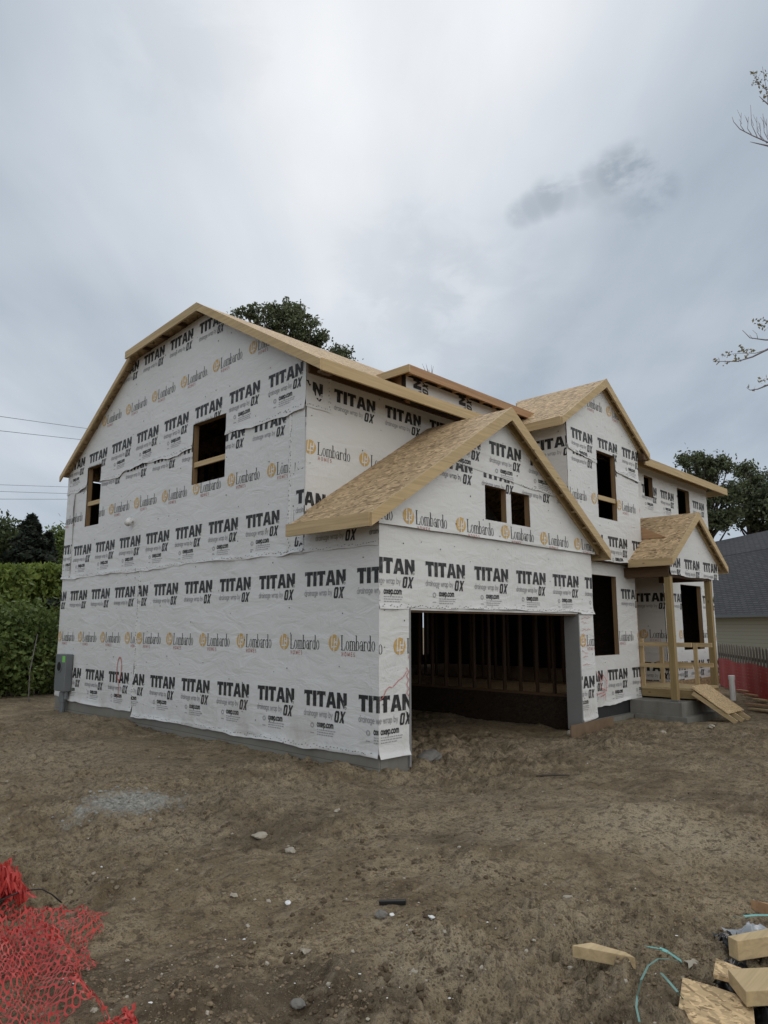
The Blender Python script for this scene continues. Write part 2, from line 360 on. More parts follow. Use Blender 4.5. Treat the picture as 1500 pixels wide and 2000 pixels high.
c = t.mix(t.ramp(n4, [(0.62, 0.0), (0.72, 0.6)]), c, (0.36, 0.30, 0.22))
crumb = None
for sc_, pick_, hh in ((16, .80, 1.0), (34, .70, .7), (70, .62, .45)):
    vo = t.n('ShaderNodeTexVoronoi', ins={'Vector': co, 'Scale': sc_, 'Randomness': 1.0})
    cs_ = t.n('ShaderNodeSeparateColor', ins={0: vo.outputs['Color']}); on = t.math('GREATER_THAN', cs_.outputs[0], pick_)
    blob = t.math('MULTIPLY', t.n('ShaderNodeMapRange', interpolation_type='SMOOTHSTEP', ins={0: vo.outputs['Distance'], 1: 0.22, 2: 0.42, 3: 1.0, 4: 0.0}).outputs[0], on)
    rim = t.math('MULTIPLY', t.n('ShaderNodeMapRange', interpolation_type='SMOOTHSTEP', ins={0: vo.outputs['Distance'], 1: 0.36, 2: 0.55, 3: 1.0, 4: 0.0}).outputs[0], on)
    c = t.mix(t.math('MULTIPLY', rim, 0.45), c, (0.06, 0.045, 0.03))  # dark ring paints the shade around each crumb
    c = t.mix(t.math('MULTIPLY', blob, 0.7), c, t.mix(cs_.outputs[1], (0.10, 0.075, 0.047), (0.33, 0.27, 0.19)))
    hgt = t.math('MULTIPLY', blob, hh); crumb = hgt if crumb is None else t.math('MAXIMUM', crumb, hgt)
stk = t.noise(t.mapping(co, (1.0, 4.2, 1.0), (0, 0, AZ - 1.2)), 2.1, 6, 0.72, 0.25)
c = t.mix(t.ramp(stk, [(0.33, 0.6), (0.44, 0.0)]), c, (0.080, 0.060, 0.040))
c = t.mix(t.ramp(stk, [(0.55, 0.0), (0.70, 0.5)]), c, (0.36, 0.30, 0.22))
# spilled grey mortar: an irregular stain on the dirt
gp = ong(250, 1562); dx = t.vmath('SUBTRACT', co, (gp.x, gp.y, 0)); rot = t.mapping(dx, rot=(0, 0, -(AZ - math.pi / 2 + 0.55)))
ell = t.vmath('LENGTH', t.vmath('MULTIPLY', rot, (0.95, 1.55, 0.0)), out=1)
ell = t.math('ADD', ell, t.math('MULTIPLY', t.math('SUBTRACT', t.noise(co, 4.5, 6, 0.7), 0.5), 1.7))
gm = t.ramp(ell, [(0.22, 0.92), (0.62, 0.0)])
gcol = t.mix(t.ramp(t.noise(co, 26, 5, 0.7), [(0.35, 0.0), (0.65, 1.0)]), (0.17, 0.165, 0.145), (0.44, 0.43, 0.39))
c = t.mix(gm, c, gcol)
bh = t.math('ADD', t.math('MULTIPLY', n2, 0.55), t.math('MULTIPLY', n3, 0.34)); bh = t.math('ADD', t.math('ADD', bh, t.math('ADD', t.math('MULTIPLY', stk, 0.8), t.math('MULTIPLY', crumb, 0.35))), t.math('MULTIPLY', t.noise(co, 170, 3, 0.7), 0.07))
finish(t, c, 0.95, bh, 0.85, 0.045, 0.12); M['dirt'] = m
M['clod'] = simple('dirt_clod', (0.21, 0.16, 0.105), 0.95, 0.45, 20, 0.1, 0.5)
M['stone'] = simple('pale_stone', (0.36, 0.32, 0.26), 0.85, 0.3, 14, 0.2, 0.4)
M['grey_stone'] = simple('grey_stone', (0.17, 0.16, 0.145), 0.9, 0.35, 8, 0.2, 0.6)

def leaf_mat(name, dark, lite, trans=0.25):
    m, t = mat(name); g = t.n('ShaderNodeNewGeometry').outputs['Random Per Island']; co = objco(t)
    n = t.noise(co, 0.7, 3, 0.6); f = t.math('ADD', t.math('MULTIPLY', g, 0.6), t.math('MULTIPLY', n, 0.5))
    c = t.ramp(f, [(0.15, dark), (0.85, lite)])
    a = t.n('ShaderNodeBsdfPrincipled', ins={'Base Color': c, 'Roughness': 0.6, 'Specular IOR Level': 0.25})
    b = t.n('ShaderNodeBsdfTranslucent', ins={0: c}); mx = t.n('ShaderNodeMixShader', ins={0: trans, 1: a.outputs[0], 2: b.outputs[0]})
    t.n('ShaderNodeOutputMaterial', ins={0: mx.outputs[0]}); return m
M['leaf_dark'] = leaf_mat('dark_leaf', (0.030, 0.042, 0.018), (0.085, 0.11, 0.045))
M['leaf_mid'] = leaf_mat('mid_leaf', (0.055, 0.085, 0.022), (0.17, 0.22, 0.065))
M['leaf_vine'] = leaf_mat('bright_leaf', (0.07, 0.105, 0.022), (0.26, 0.32, 0.075), 0.35)
M['leaf_oak'] = leaf_mat('oak_leaf', (0.05, 0.064, 0.034), (0.15, 0.175, 0.095))
M['needle'] = leaf_mat('conifer_needles', (0.014, 0.020, 0.015), (0.038, 0.048, 0.034), 0.1)
M['leaf_dry'] = leaf_mat('olive_leaf', (0.15, 0.14, 0.09), (0.32, 0.29, 0.18), 0.3)
M['bark'] = simple('bark', (0.075, 0.062, 0.05), 0.9, 0.4, 9, 0.15, 0.6)
M['twig'] = simple('grey_twig', (0.24, 0.215, 0.22), 0.9, 0.3, 9, 0.15, 0.3)

# ------------------------------------------------------------------ ground
def polar_ground():
    a_fine = np.radians(np.arange(-36, 36.01, 0.11)); a_co = np.radians(np.arange(40, 320.1, 5))
    ang = np.concatenate([a_fine, a_co]) + AZ
    rad = [0.6]
    while rad[-1] < 900: rad.append(rad[-1] * (1.0062 if 2.5 < rad[-1] < 17 else 1.03) + 0.004)
    rad = np.array(rad); A, R = np.meshgrid(ang, rad); X = R * np.cos(A); Y = R * np.sin(A)
    Z = ground_h(X, Y) * np.clip((90 - R) / 50, 0, 1)
    na, nr = len(ang), len(rad); v = np.stack([X, Y, Z], -1).reshape(-1, 3)
    i = np.arange(nr - 1)[:, None] * na; j = np.arange(na)[None, :]; j2 = (j + 1) % na
    f = np.stack([i + j, i + na + j, i + na + j2, i + j2], -1).reshape(-1, 4)
    c = len(v); v = np.vstack([v, [[0, 0, gh(0, 0)]]])
    me = bpy.data.meshes.new('ground'); me.vertices.add(len(v)); me.vertices.foreach_set('co', v.ravel())
    tri = np.stack([np.arange(na), (np.arange(na) + 1) % na, np.full(na, c)], -1)
    loops = np.concatenate([f.ravel(), tri.ravel()]); starts = np.concatenate([np.arange(len(f)) * 4, len(f) * 4 + np.arange(na) * 3])
    me.loops.add(len(loops)); me.loops.foreach_set('vertex_index', loops); me.polygons.add(len(starts)); me.polygons.foreach_set('loop_start', starts)
    me.update(calc_edges=True); me.validate(); me.polygons.foreach_set('use_smooth', [True] * len(me.polygons))
    me.materials.append(M['dirt']); o = link('ground', me); tag(o, kind='structure')
polar_ground()

# ------------------------------------------------------------------ lettering (triangles in 2D, unit = cap height)
def tess(loops):
    pts = [Vector((p[0], p[1], 0)) for lp in loops for p in lp]
    return [[(pts[i].x, pts[i].y) for i in tr] for tr in tessellate_polygon([[Vector((p[0], p[1], 0)) for p in lp] for lp in loops])]
def xf(tris, s=1.0, dx=0.0, dy=0.0, sx=None, shear=0.0):
    sx = s if sx is None else sx
    return [[((p[0] + shear * p[1]) * sx + dx, p[1] * s + dy) for p in tr] for tr in tris]
def ring(cx, cy, rx, ry, tx, ty, n=14, a0=0.0, a1=2 * math.pi):
    out = []
    for k in range(n):
        p = [a0 + (a1 - a0) * q / n for q in (k, k + 1)]
        o = [(cx + rx * math.cos(a), cy + ry * math.sin(a)) for a in p]; i = [(cx + (rx - tx) * math.cos(a), cy + (ry - ty) * math.sin(a)) for a in p]
        out += [[o[0], o[1], i[1]], [o[0], i[1], i[0]]]
    return out
def rect(x0, x1, y0, y1): return [[(x0, y0), (x1, y0), (x1, y1)], [(x0, y0), (x1, y1), (x0, y1)]]
def stroke(pts, wd):
    out = []
    for (x0, y0), (x1, y1) in zip(pts[:-1], pts[1:]):
        L = math.hypot(x1 - x0, y1 - y0) or 1e-6; nx, ny = -(y1 - y0) / L * wd / 2, (x1 - x0) / L * wd / 2; ex, ey = (x1 - x0) / L * wd * .35, (y1 - y0) / L * wd * .35
        q = [(x0 - ex + nx, y0 - ey + ny), (x0 - ex - nx, y0 - ey - ny), (x1 + ex - nx, y1 + ey - ny), (x1 + ex + nx, y1 + ey + ny)]
        out += [[q[0], q[1], q[2]], [q[0], q[2], q[3]]]
    return out
gT = tess([[(0, 1), (0, .70), (.05, .70), (.05, .75), (.23, .75), (.23, 0), (.55, 0), (.55, .75), (.73, .75), (.73, .70), (.78, .70), (.78, 1)]])
gI = rect(0, .32, 0, 1)
gA = tess([[(0, 0), (.27, 1), (.65, 1), (.92, 0), (.63, 0), (.58, .2), (.34, .2), (.29, 0)], [(.39, .42), (.46, .76), (.53, .42)]])
gN = tess([[(0, 0), (0, 1), (.27, 1), (.58, .46), (.58, 1), (.86, 1), (.86, .24), (.72, .24), (.60, .04), (.27, .60), (.27, 0)]][:0] or [[(0, 0), (0, 1), (.27, 1), (.56, .52), (.56, 1), (.86, 1), (.86, .26), (.70, .22), (.60, 0), (.30, .54), (.30, 0)]])
TITAN = []
xx = 0.0
for g, wd in ((gT, .78), (gI, .32), (gT, .78), (gA, .92), (gN, .86)):
    TITAN += xf(g, 1, xx); xx += wd + .05 - (.13 if g is gT and False else 0)
TITAN += ring(xx - .15, .09, .085, .085, .03, .03, 8)
TITAN_W = xx - .05
gO = [t_ for lp in (tess([[(.1, 0), (0, .14), (0, .86), (.1, 1), (.48, 1), (.58, .86), (.58, .14), (.48, 0)], [(.22, .2), (.22, .8), (.36, .8), (.36, .2)]]),) for t_ in lp]
gX = tess([[(0, 0), (.22, .5), (.02, 1), (.26, 1), (.36, .72), (.48, 1), (.72, 1), (.46, .5), (.64, 0), (.40, 0), (.32, .28), (.22, 0)]])
OX = xf(gO, 1, 0, 0, shear=.16) + xf(gX, 1, .66, 0, shear=.16)
def arc(cx, cy, rx, ry, a0, a1, n=7): return [(cx + rx * math.cos(math.radians(a0 + (a1 - a0) * k / n)), cy + ry * math.sin(math.radians(a0 + (a1 - a0) * k / n))) for k in range(n + 1)]
C = lambda a0=0, a1=360: arc(.26, .27, .24, .27, a0, a1, 10)
SF = {'d': [C(), [(.5, 0), (.5, .85)]], 'r': [[(.05, 0), (.05, .54)], arc(.28, .30, .22, .24, 170, 60, 4)], 'a': [C(), [(.5, 0), (.5, .54)]], 'i': [[(.05, 0), (.05, .54)], [(.05, .70), (.05, .76)]],
      'n': [[(.05, 0), (.05, .54)], arc(.26, .32, .21, .22, 180, 0, 6) + [(.47, 0)]], 'g': [C(), [(.5, .54), (.5, -.10)] + arc(.26, -.08, .24, .18, 0, -150, 5)], 'e': [[(.03, .28), (.5, .28)] + arc(.26, .27, .24, .27, 5, 310, 9)],
      'w': [[(0, .54), (.18, 0), (.34, .5), (.5, 0), (.68, .54)]], 'p': [C(), [(.03, .54), (.03, -.25)]], 'b': [C(), [(.03, 0), (.03, .85)]], 'y': [[(0, .54), (.24, 0)], [(.48, .54), (.16, -.25)]],
      'o': [C()], 'x': [[(0, 0), (.44, .54)], [(0, .54), (.44, 0)]], 'c': [C(45, 315)], 'm': [[(.05, 0), (.05, .54)], arc(.22, .34, .17, .2, 180, 0, 5) + [(.39, 0)], arc(.56, .34, .17, .2, 180, 0, 5) + [(.73, 0)]], '.': [[(.05, 0), (.05, .05)]],
      'H': [[(.05, 0), (.05, .9)], [(.6, 0), (.6, .9)], [(.05, .46), (.6, .46)]], 'O': [arc(.38, .45, .36, .46, 0, 360, 12)], 'M': [[(.05, 0), (.05, .9), (.42, .1), (.8, .9), (.8, 0)]], 'E': [[(.55, .9), (.05, .9), (.05, 0), (.55, 0)], [(.05, .47), (.45, .47)]], 'S': [arc(.28, .67, .24, .22, 40, 270, 7) + arc(.28, .22, .24, .22, 90, -140, 7)]}
ADV = {'i': .2, '.': .2, 'r': .42, 'm': .9, 'w': .82, 'n': .62, 'x': .58, 'y': .6, 'c': .58, ' ': .35, 'H': .95, 'O': 1.05, 'M': 1.15, 'E': .85, 'S': .8}
def text(s, size, wd, sx=1.0, gap=0.0):
    out = []; x = 0.0
    for ch in s:
        for pl in SF.get(ch, []): out += xf(stroke(pl, wd), size, x, 0, sx=size * sx)
        x += (ADV.get(ch, .68) + gap) * size * sx
    return out, x
def lombardo():
    out = []; x = 0.0
    def serif(cx, y, wd=.2): out.extend(rect(cx - wd / 2, cx + wd / 2, y, y + .035))
    def stem(cx, y1, wd=.085): out.extend(rect(cx - wd / 2, cx + wd / 2, 0, y1)); serif(cx, 0)
    stem(.12, 1.0, .1); serif(.12, .965, .24); out.extend(rect(.12, .46, 0, .04) + tess([[(.40, .04), (.46, .04), (.47, .27), (.45, .27)]])); x = .52
    def bowl(cx): out.extend(ring(cx, .315, .175, .325, .075, .03))
    bowl(x + .18); x += .40
    for k in range(3): stem(x + .07 + .23 * k, .62 if k == 0 else .52)
    for k in range(2): out.extend(ring(x + .07 + .23 * k + .115, .46, .155, .18, .07, .05, 7, 0, math.pi))
    out.extend(rect(x, x + .1, .585, .62)); x += .62
    stem(x + .07, 1.0); out.extend(rect(x - .02, x + .07, .965, 1.0)); out.extend(ring(x + .2, .315, .16, .325, .07, .03)); x += .40
    out.extend(ring(x + .15, .2, .13, .2, .055, .03, 12)); stem(x + .29, .46); out.extend(ring(x + .19, .46, .14, .18, .055, .045, 7, 0, math.pi)); x += .40
    stem(x + .07, .62); out.extend(rect(x, x + .1, .585, .62)); out.extend(ring(x + .22, .45, .12, .18, .05, .06, 6, .35, math.pi * .9)); x += .34
    out.extend(ring(x + .17, .315, .16, .325, .07, .03)); stem(x + .31, 1.0); out.extend(rect(x + .22, x + .31, .965, 1.0)); x += .43
    bowl(x + .18); return out, x + .36
LOM, LOM_W = lombardo()
_r = random.Random(3)
def word_titan(pitch=1.17, extra=True):
    """one repeat of the print: list of (material, triangles), origin at the top left of the big word"""
    k = pitch / 1.17; H = .225; sx = .93 * k / TITAN_W; out = []
    out.append((INK, xf(TITAN, H, 0, -H, sx=sx)))
    out.append((INK, xf(OX, .165, .665 * k, -.42, sx=.165 * k * .98)))
    tx, L = text('drainage wrap by', .098, .14, 1.0); out.append((GREY, xf(tx, 1, .0, -.365, sx=.64 * k / L)))
    if extra:
        out.append((GREY, xf(ring(.19, -.50, .042, .042, .02, .02, 8) + rect(.15, .23, -.615, -.60), 1, sx=k)))
        tx, L = text('oxep.com', .098, .20, 1.0); out.append((INK, xf(tx, 1, .30 * k, -.51, sx=.36 * k / L)))
        bars = []
        for i in range(3):
            x = .30
            while x < (.68, .66, .62)[i]:
                l = _r.uniform(.02, .06); bars += rect(x, x + l, -.56 - .034 * i, -.545 - .034 * i); x += l + .012
        out.append((GREY, xf(bars, 1, sx=k)))
    return out
def word_lombardo(pitch=1.17):
    """gold roundel and name; origin at the left of the roundel, half way up it"""
    k = pitch / 1.17; out = []; n = 20; rx, ry = .118 * k, .122
    loop = [(rx + rx * math.cos(2 * math.pi * i / n), ry * math.sin(2 * math.pi * i / n)) for i in range(n)]
    disc = tess([loop])
    cuts = [(-.45, -.5, -.33, .95), (-.45, -.5, .45, -.42), (-.02, -.95, .10, .5), (.02, .05, .62, .13), (.52, -.2, .64, .9)]
    st = []
    for x0, y0, x1, y1 in cuts: st.append(((x0 * rx + rx, y0 * ry), (x1 * rx + rx, y1 * ry)))
    out.append((GOLD, disc)); out.append(('white', [t_ for a in st for t_ in stroke(a, .022)]))
    out.append((INK, xf(LOM, .215, .262 * k, -.105, sx=.70 * k / LOM_W)))
    tx, L = text('HOMES', .06, .15, 1.0, .35); out.append((RED, xf(tx, 1, .285 * k, -.185, sx=.30 * k / L)))
    return out

# ------------------------------------------------------------------ clipping
def clip_half(poly, a, b, c):                 # keep a*x+b*y<=c
    out = []; n = len(poly)
    for i in range(n):
        p, q = poly[i], poly[(i + 1) % n]; dp = a * p[0] + b * p[1] - c; dq = a * q[0] + b * q[1] - c
        if dp <= 0: out.append(p)
        if (dp < 0 < dq) or (dq < 0 < dp):
            s = dp / (dp - dq); out.append((p[0] + (q[0] - p[0]) * s, p[1] + (q[1] - p[1]) * s))
    return out
def clip_convex(poly, reg):                   # reg counter-clockwise
    n = len(reg)
    for i in range(n):
        (x0, y0), (x1, y1) = reg[i], reg[(i + 1) % n]; a, b = (y1 - y0), -(x1 - x0)
        poly = clip_half(poly, a, b, a * x0 + b * y0)
        if len(poly) < 3: return None
    return poly
def ccw(p):
    s = sum(p[i][0] * p[(i + 1) % len(p)][1] - p[(i + 1) % len(p)][0] * p[i][1] for i in range(len(p)))
    return list(p) if s > 0 else list(p)[::-1]
def minus_rects(poly, holes):
    polys = [poly]
    for (x0, x1, y0, y1) in holes:
        nxt = []
        for p in polys:
            xs = [q[0] for q in p]; ys = [q[1] for q in p]
            if max(xs) <= x0 or min(xs) >= x1 or max(ys) <= y0 or min(ys) >= y1: nxt.append(p); continue
            for part in (clip_half(p, 1, 0, x0), clip_half(p, -1, 0, -x1)):
                if len(part) > 2: nxt.append(part)
            mid = clip_half(clip_half(p, -1, 0, -x0), 1, 0, x1) if len(p) > 2 else []
            if len(mid) > 2:
                for part in (clip_half(mid, 0, 1, y0), clip_half(mid, 0, -1, -y1)):
                    if len(part) > 2: nxt.append(part)
        polys = nxt
    return [p for p in polys if len(p) > 2]

class Facade:
    """a wall plane: u runs left to right for someone outside, v is height, n sticks out"""
    def __init__(s, kind, at, thick=.14): s.kind, s.at, s.thick, s.holes, s.courses = kind, at, thick, [], []
    def P(s, u, v, n): return (s.at - n, -u, v) if s.kind == 'x' else (u, s.at - n, v)
    def wall(s, regs, parent, material):
        b = MB()
        for r in regs:
            for p in minus_rects(ccw(r), [(a - .045, b_ + .045, c_ - .045, d_ + .045) if c_ > 0 else (a, b_, c_, d_) for a, b_, c_, d_ in s.holes]):
                a, c = Vector(s.P(0, 0, 0)), Vector(s.P(0, 0, -s.thick)); b.prism([s.P(u, v, 0) for u, v in p], c - a)
        return b.build('wall', material, parent)
    def course(s, reg, layer=0, rows=(), lift=0.02, wav=0.02, tilt=0.0, tu=0.0, sl=0): s.courses.append((ccw(reg), layer, rows, lift, wav, tilt, tu, sl))
    def wrap(s, parent, cell=0.09, nails=True):
        V, Fc, Mi = [], [], []; key = {}
        rr = random.Random(int(s.at * 100))
        for ci, (reg, layer, rows, lift, wav, tilt, tu, sl) in enumerate(s.courses):
            us = [p[0] for p in reg]; vs = [p[1] for p in reg]; u0, u1, v0, v1 = min(us), max(us), min(vs), max(vs)
            seed = ci * 13.7 + s.at
            bot = sorted(reg, key=lambda p: p[1])[:2]; bot.sort()
            def vb(u): return bot[0][1] + (bot[1][1] - bot[0][1]) * np.clip((u - bot[0][0]) / max(1e-6, bot[1][0] - bot[0][0]), 0, 1)
            def disp(u, v):
                u = np.asarray(u); v = np.asarray(v)
                d = 0.004 + layer * 0.006 + 0.008 * (0.5 + np.clip(fbm(u * 0.9 + seed, v * 1.3, 3), -.5, .9))
                d = d + 0.006 * np.clip(fbm((u + v * .8) * 2.6 + seed, (v - u) * .7, 2), 0, 1) ** 1.0
                e = np.clip(1 - (v - vb(u)) / 0.16, 0, 1)
                if sl:
                    e2 = np.clip(1 - (u - u0) / 0.14, 0, 1) if sl < 0 else np.clip(1 - (u1 - u) / 0.14, 0, 1)
                    d = d + 0.02 * e2 ** 1.5 * np.clip(0.6 + 2 * fbm(v * 1.9 + seed, v * 0 + 2.5, 3), 0.1, 2)
                    de = (u - u0) if sl < 0 else (u1 - u)
                    d = d + 0.010 * np.sin(de * 75 + 2.5 * vnoise(v * 2.2 + seed, v * 0 + 1.5)) * np.exp(-np.clip(de, 0, 9) / .09)
                hb = np.clip(v - vb(u), 0, 9)
                d = d + 0.4 * lift * np.sin(hb * 62 + 6 * vnoise(u * 1.3 + seed, u * 0 + 4.5)) * np.exp(-hb / .085) * np.clip(.5 + 2 * vnoise(u * .9 + seed, u * 0 + 7.5), 0, 1)
                return d + lift * e * e * np.clip(0.7 + 1.8 * fbm(u * 2.1 + seed, u * 0 + 3 + v * 1.4, 3), 0.05, 2)
            def add(polys, m, extra):
                if not polys: return
                flat = np.array([q for p in polys for q in p]); 
                n = disp(flat[:, 0], flat[:, 1]) + extra
                dv = wav * np.clip(1 - (flat[:, 1] - vb(flat[:, 0])) / 0.1, 0, 1) * fbm(flat[:, 0] * 1.6 + seed, flat[:, 0] * 0 + 8, 3)
                i = 0
                for p in polys:
                    idx = []
                    for _ in p:
                        k = (ci, m, round(flat[i, 0], 4), round(flat[i, 1], 4))
                        if k not in key or m: key[k] = len(V); V.append(s.P(flat[i, 0], flat[i, 1] + dv[i], n[i]))
                        idx.append(key[k]); i += 1
                    idx = list(dict.fromkeys(idx))
                    if len(idx) > 2: Fc.append(idx); Mi.append(m)
            cells = []
            U = list(np.arange(u0, u1, cell))
            if sl: fine = .024; U = [q for q in U if (q > u0 + .26 if sl < 0 else q < u1 - .26)]; U = (list(np.arange(u0, (U[0] if U else u1) - 1e-6, fine)) + U) if sl < 0 else (U + list(np.arange((U[-1] + cell) if U else u0, u1, fine)))
            U = U + [u1]
            vv = v0
            while vv < v1:
                h = 0.03 if vv < v0 + 0.24 else cell
                for uu, un in zip(U[:-1], U[1:]):
                    p = clip_convex([(uu, vv), (un, vv), (un, vv + h), (uu, vv + h)], reg) if un - uu > 1e-6 else None
                    if p: cells += minus_rects(p, s.holes)
                vv += h
            add(cells, 0, 0.0)
            for (what, v, start, pitch) in rows:
                if what == 'rot':               # the sheet hung sideways: print reads upwards
                    k0 = math.floor((u0 - start) / pitch) - 1
                    for k in range(k0, k0 + int((u1 - u0) / pitch) + 3):
                        for m, tris in word_titan(1.17):
                            cut = [c for c in (clip_convex(ccw([(start + k * pitch - y, v + x) for x, y in tr]), reg) for tr in tris) if c]
                            add(cut, m, 0.003 + 0.0004 * m)
                    continue
                k0 = math.floor((u0 - start) / pitch) - 1
                for k in range(k0, k0 + int((u1 - u0) / pitch) + 3):
                    us_ = start + k * pitch
                    w_ = word_titan(pitch, 'oxep' in what) if what.startswith('titan') else word_lombardo(pitch)
                    for m, tris in w_:
                        cut = []
                        for tr in tris:
                            q = ccw([(us_ + x, v + y + tilt * (us_ + x - tu)) for x, y in tr]); q = clip_convex(q, reg)
                            if q: cut += minus_rects(q, s.holes)
                        if m == 'white': add(cut, 0, 0.0058)
                        else: add(cut, m, 0.003 + 0.0004 * m)
            if nails:                            # cap nails on the stud lines
                dots = []
                uu = u0 + .1
                while uu < u1:
                    vv = v0 + rr.uniform(.05, .5)
                    while vv < v1:
                        if rr.random() < .55:
                            r_ = rr.uniform(.008, .014); x, y = uu + rr.uniform(-.05, .05), vv + rr.uniform(-.1, .1)
                            q = clip_convex([(x + r_ * math.cos(a), y + r_ * math.sin(a)) for a in (0, 1.05, 2.1, 3.14, 4.2, 5.24)], reg)
                            if q: dots += minus_rects(q, s.holes)
                        vv += rr.uniform(.4, .7)
                    uu += .405
                # staples along the lower lap
                uu = u0 + rr.random() * .1
                while uu < u1:
                    if rr.random() < .85 and layer > 0:
                        y = float(vb(uu)) + rr.uniform(.02, .06); l = rr.uniform(.012, .03); q = clip_convex([(uu, y), (uu + l, y + .004), (uu + l, y + .013), (uu, y + .009)], reg)
                        if q: dots += minus_rects(q, s.holes)
                    uu += rr.uniform(.03, .08)
                if sl:
                    vv = v0 + .1
                    while vv < v1 - .1:
                        x = (u0 + .02 if sl < 0 else u1 - .05) + rr.uniform(0, .025); l = rr.uniform(.012, .03); q = clip_convex([(x, vv), (x + .008, vv), (x + .012, vv + l), (x + .004, vv + l)], reg)
                        if q: dots += minus_rects(q, s.holes)
                        vv += rr.uniform(.03, .10)
                add(dots, INK, 0.006)
        me = bpy.data.meshes.new('house_wrap'); me.from_pydata(V, [], Fc)
        for mt in WRAP_MATS: me.materials.append(mt)
        me.polygons.foreach_set('material_index', Mi); me.polygons.foreach_set('use_smooth', [True] * len(Fc)); me.update()
        return link('house_wrap', me, parent)
    def scribble(s, lines, wd, parent, n=0.03):
        for ln in lines:
            b = MB()
            for k, tr in enumerate(stroke(ln, wd)): b.poly([s.P(u, v, n + .0002 * (k // 2)) for u, v in ccw(tr)])
            b.build('spray_mark', M['spray'], parent)
    def opening(s, hole, parent, rail=None, depth=.10, wid=.04, mats=('reveal', 'wood_x')):
        u0, u1, v0, v1 = hole; b = MB()
        def bx(a0, a1, c0, c1, n0, n1):
            p, q = s.P(a0, c0, n0), s.P(a1, c1, n1); return tuple(sorted((p[0], q[0]))) + tuple(sorted((p[1], q[1]))) + tuple(sorted((p[2], q[2])))
        b.box(*bx(u0 - wid, u0, v0 - wid, v1 + wid, -depth, -.004)); b.box(*bx(u1, u1 + wid, v0 - wid, v1 + wid, -depth, -.004))
        b.box(*bx(u0, u1, v1, v1 + wid, -depth, -.004)); b.box(*bx(u0, u1, v0 - wid, v0, -depth, -.004))
        f = b.build('window_opening', M[mats[0]], parent)
        if rail is not None:
            r = MB(); r.box(*bx(u0, u1, rail, rail + .10, -.06, -.02)); r.build('guard_rail', M['wood_y' if s.kind == 'x' else 'wood_x'], f)
        return f

# ------------------------------------------------------------------ the house
XL, YF, YM, YB, XR = 7.151, 6.953, 8.6, 17.75, 21.95      # left side, garage front, main front, back, right end
house = thing('unfinished_house', (XL, YF, 0), 'two storey house under construction wrapped in printed white sheeting with bare wooden roof', 'house')
H = house
def slab(name, loop, material, thick=0.022, parent=None):
    return MB().prism(loop, (0, 0, -thick)).build(name, material, parent or H)

# --- left side wall
S = Facade('x', XL)
W2 = (-11.98, -10.85, 4.58, 5.78); W1 = (-16.66, -15.93, 4.22, 5.64)
S.holes = [W2, W1]
regA = [(-YB, .36), (-YF, .36), (-YF, 3.36), (-YM, 3.36), (-YB, 3.36)]
S_up = [(-YB, 3.36), (-YM, 3.36), (-YM, 6.28), (-11.6, 8.0), (-14.45, 7.80), (-YB, 5.60)]
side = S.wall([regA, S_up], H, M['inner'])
r1, r2, lo = .956, 2.726, 1.66
S.course([(-YB, .24), (-13.895, .20), (-13.895, 3.06), (-YB, 3.06)], 0, [('titan oxep', r1, -14.98, 1.14), ('titan', r2, -14.93, 1.14), ('lom', lo, -14.35, 1.14)], .022, .05)
S.course([(-13.87, .11), (-YF + .013, .135), (-YF + .013, 3.10), (-13.87, 3.08)], 1, [('titan oxep', r1, -9.675, 1.17), ('titan', r2, -9.715, 1.17), ('lom', lo, -9.14, 1.17)], .03, .05, sl=-1)
S.course([(-YB, 3.02), (-YM + .03, 3.04), (-YM + .03, 5.42), (-YB, 5.25)], 2, [('titan oxep', 3.788, -10.137, 1.17), ('lom', 4.49, -9.576, 1.17), ('titan', 5.46, -10.02, 1.17)], .03, .06)
S.course([(-YM - .2, 3.02), (-YF + .012, 3.02), (-YF + .012, 3.5), (-YM - .2, 3.5)], 2, [('titan', 3.56, -8.3, 1.17)], .02, .04)
S.course([(-YB, 3.03), (-17.28, 3.03), (-17.28, 5.3), (-YB, 5.3)], 3, [('titan oxep', 3.85, -17.86, 1.17), ('lom', 4.47, -18.1, 1.17)], .012, .03, sl=1)
S.course([(-8.98, 3.03), (-YM + .01, 3.03), (-YM + .01, 5.45), (-8.98, 5.45)], 3, [('titan', 4.05, -8.78, 1.3)], .012, .03, sl=-1)
S.course([(-YB, 5.12), (-YM + .014, 5.42), (-YM + .014, 6.26), (-11.6, 7.985), (-14.45, 7.79), (-YB, 5.59)], 4, [('titan oxep', 6.20, -9.588, 1.17), ('lom', 6.87, -10.185, 1.17), ('titan', 7.93, -13.02, 1.12)], .03, .10, .03, -YM)
S.wrap(side)
S.opening(W2, H, 4.93); S.opening(W1, H, 4.72)
S.scribble([arc(-14.50, 1.02, .10, .24, 0, 360, 14), [(-14.50, .8), (-14.48, .45)]], .022, side, .022)
# small vent hood hanging on the wall
b = MB(); b.tube([(XL, 14.30, 4.14), (XL - .10, 14.30, 4.12)], .055, 12); b.tube([(XL - .05, 14.34, 4.17), (XL - .16, 14.20, 4.05)], [.05, .075], 12)
b.build('vent_hood', M['white_pvc'], H, True)

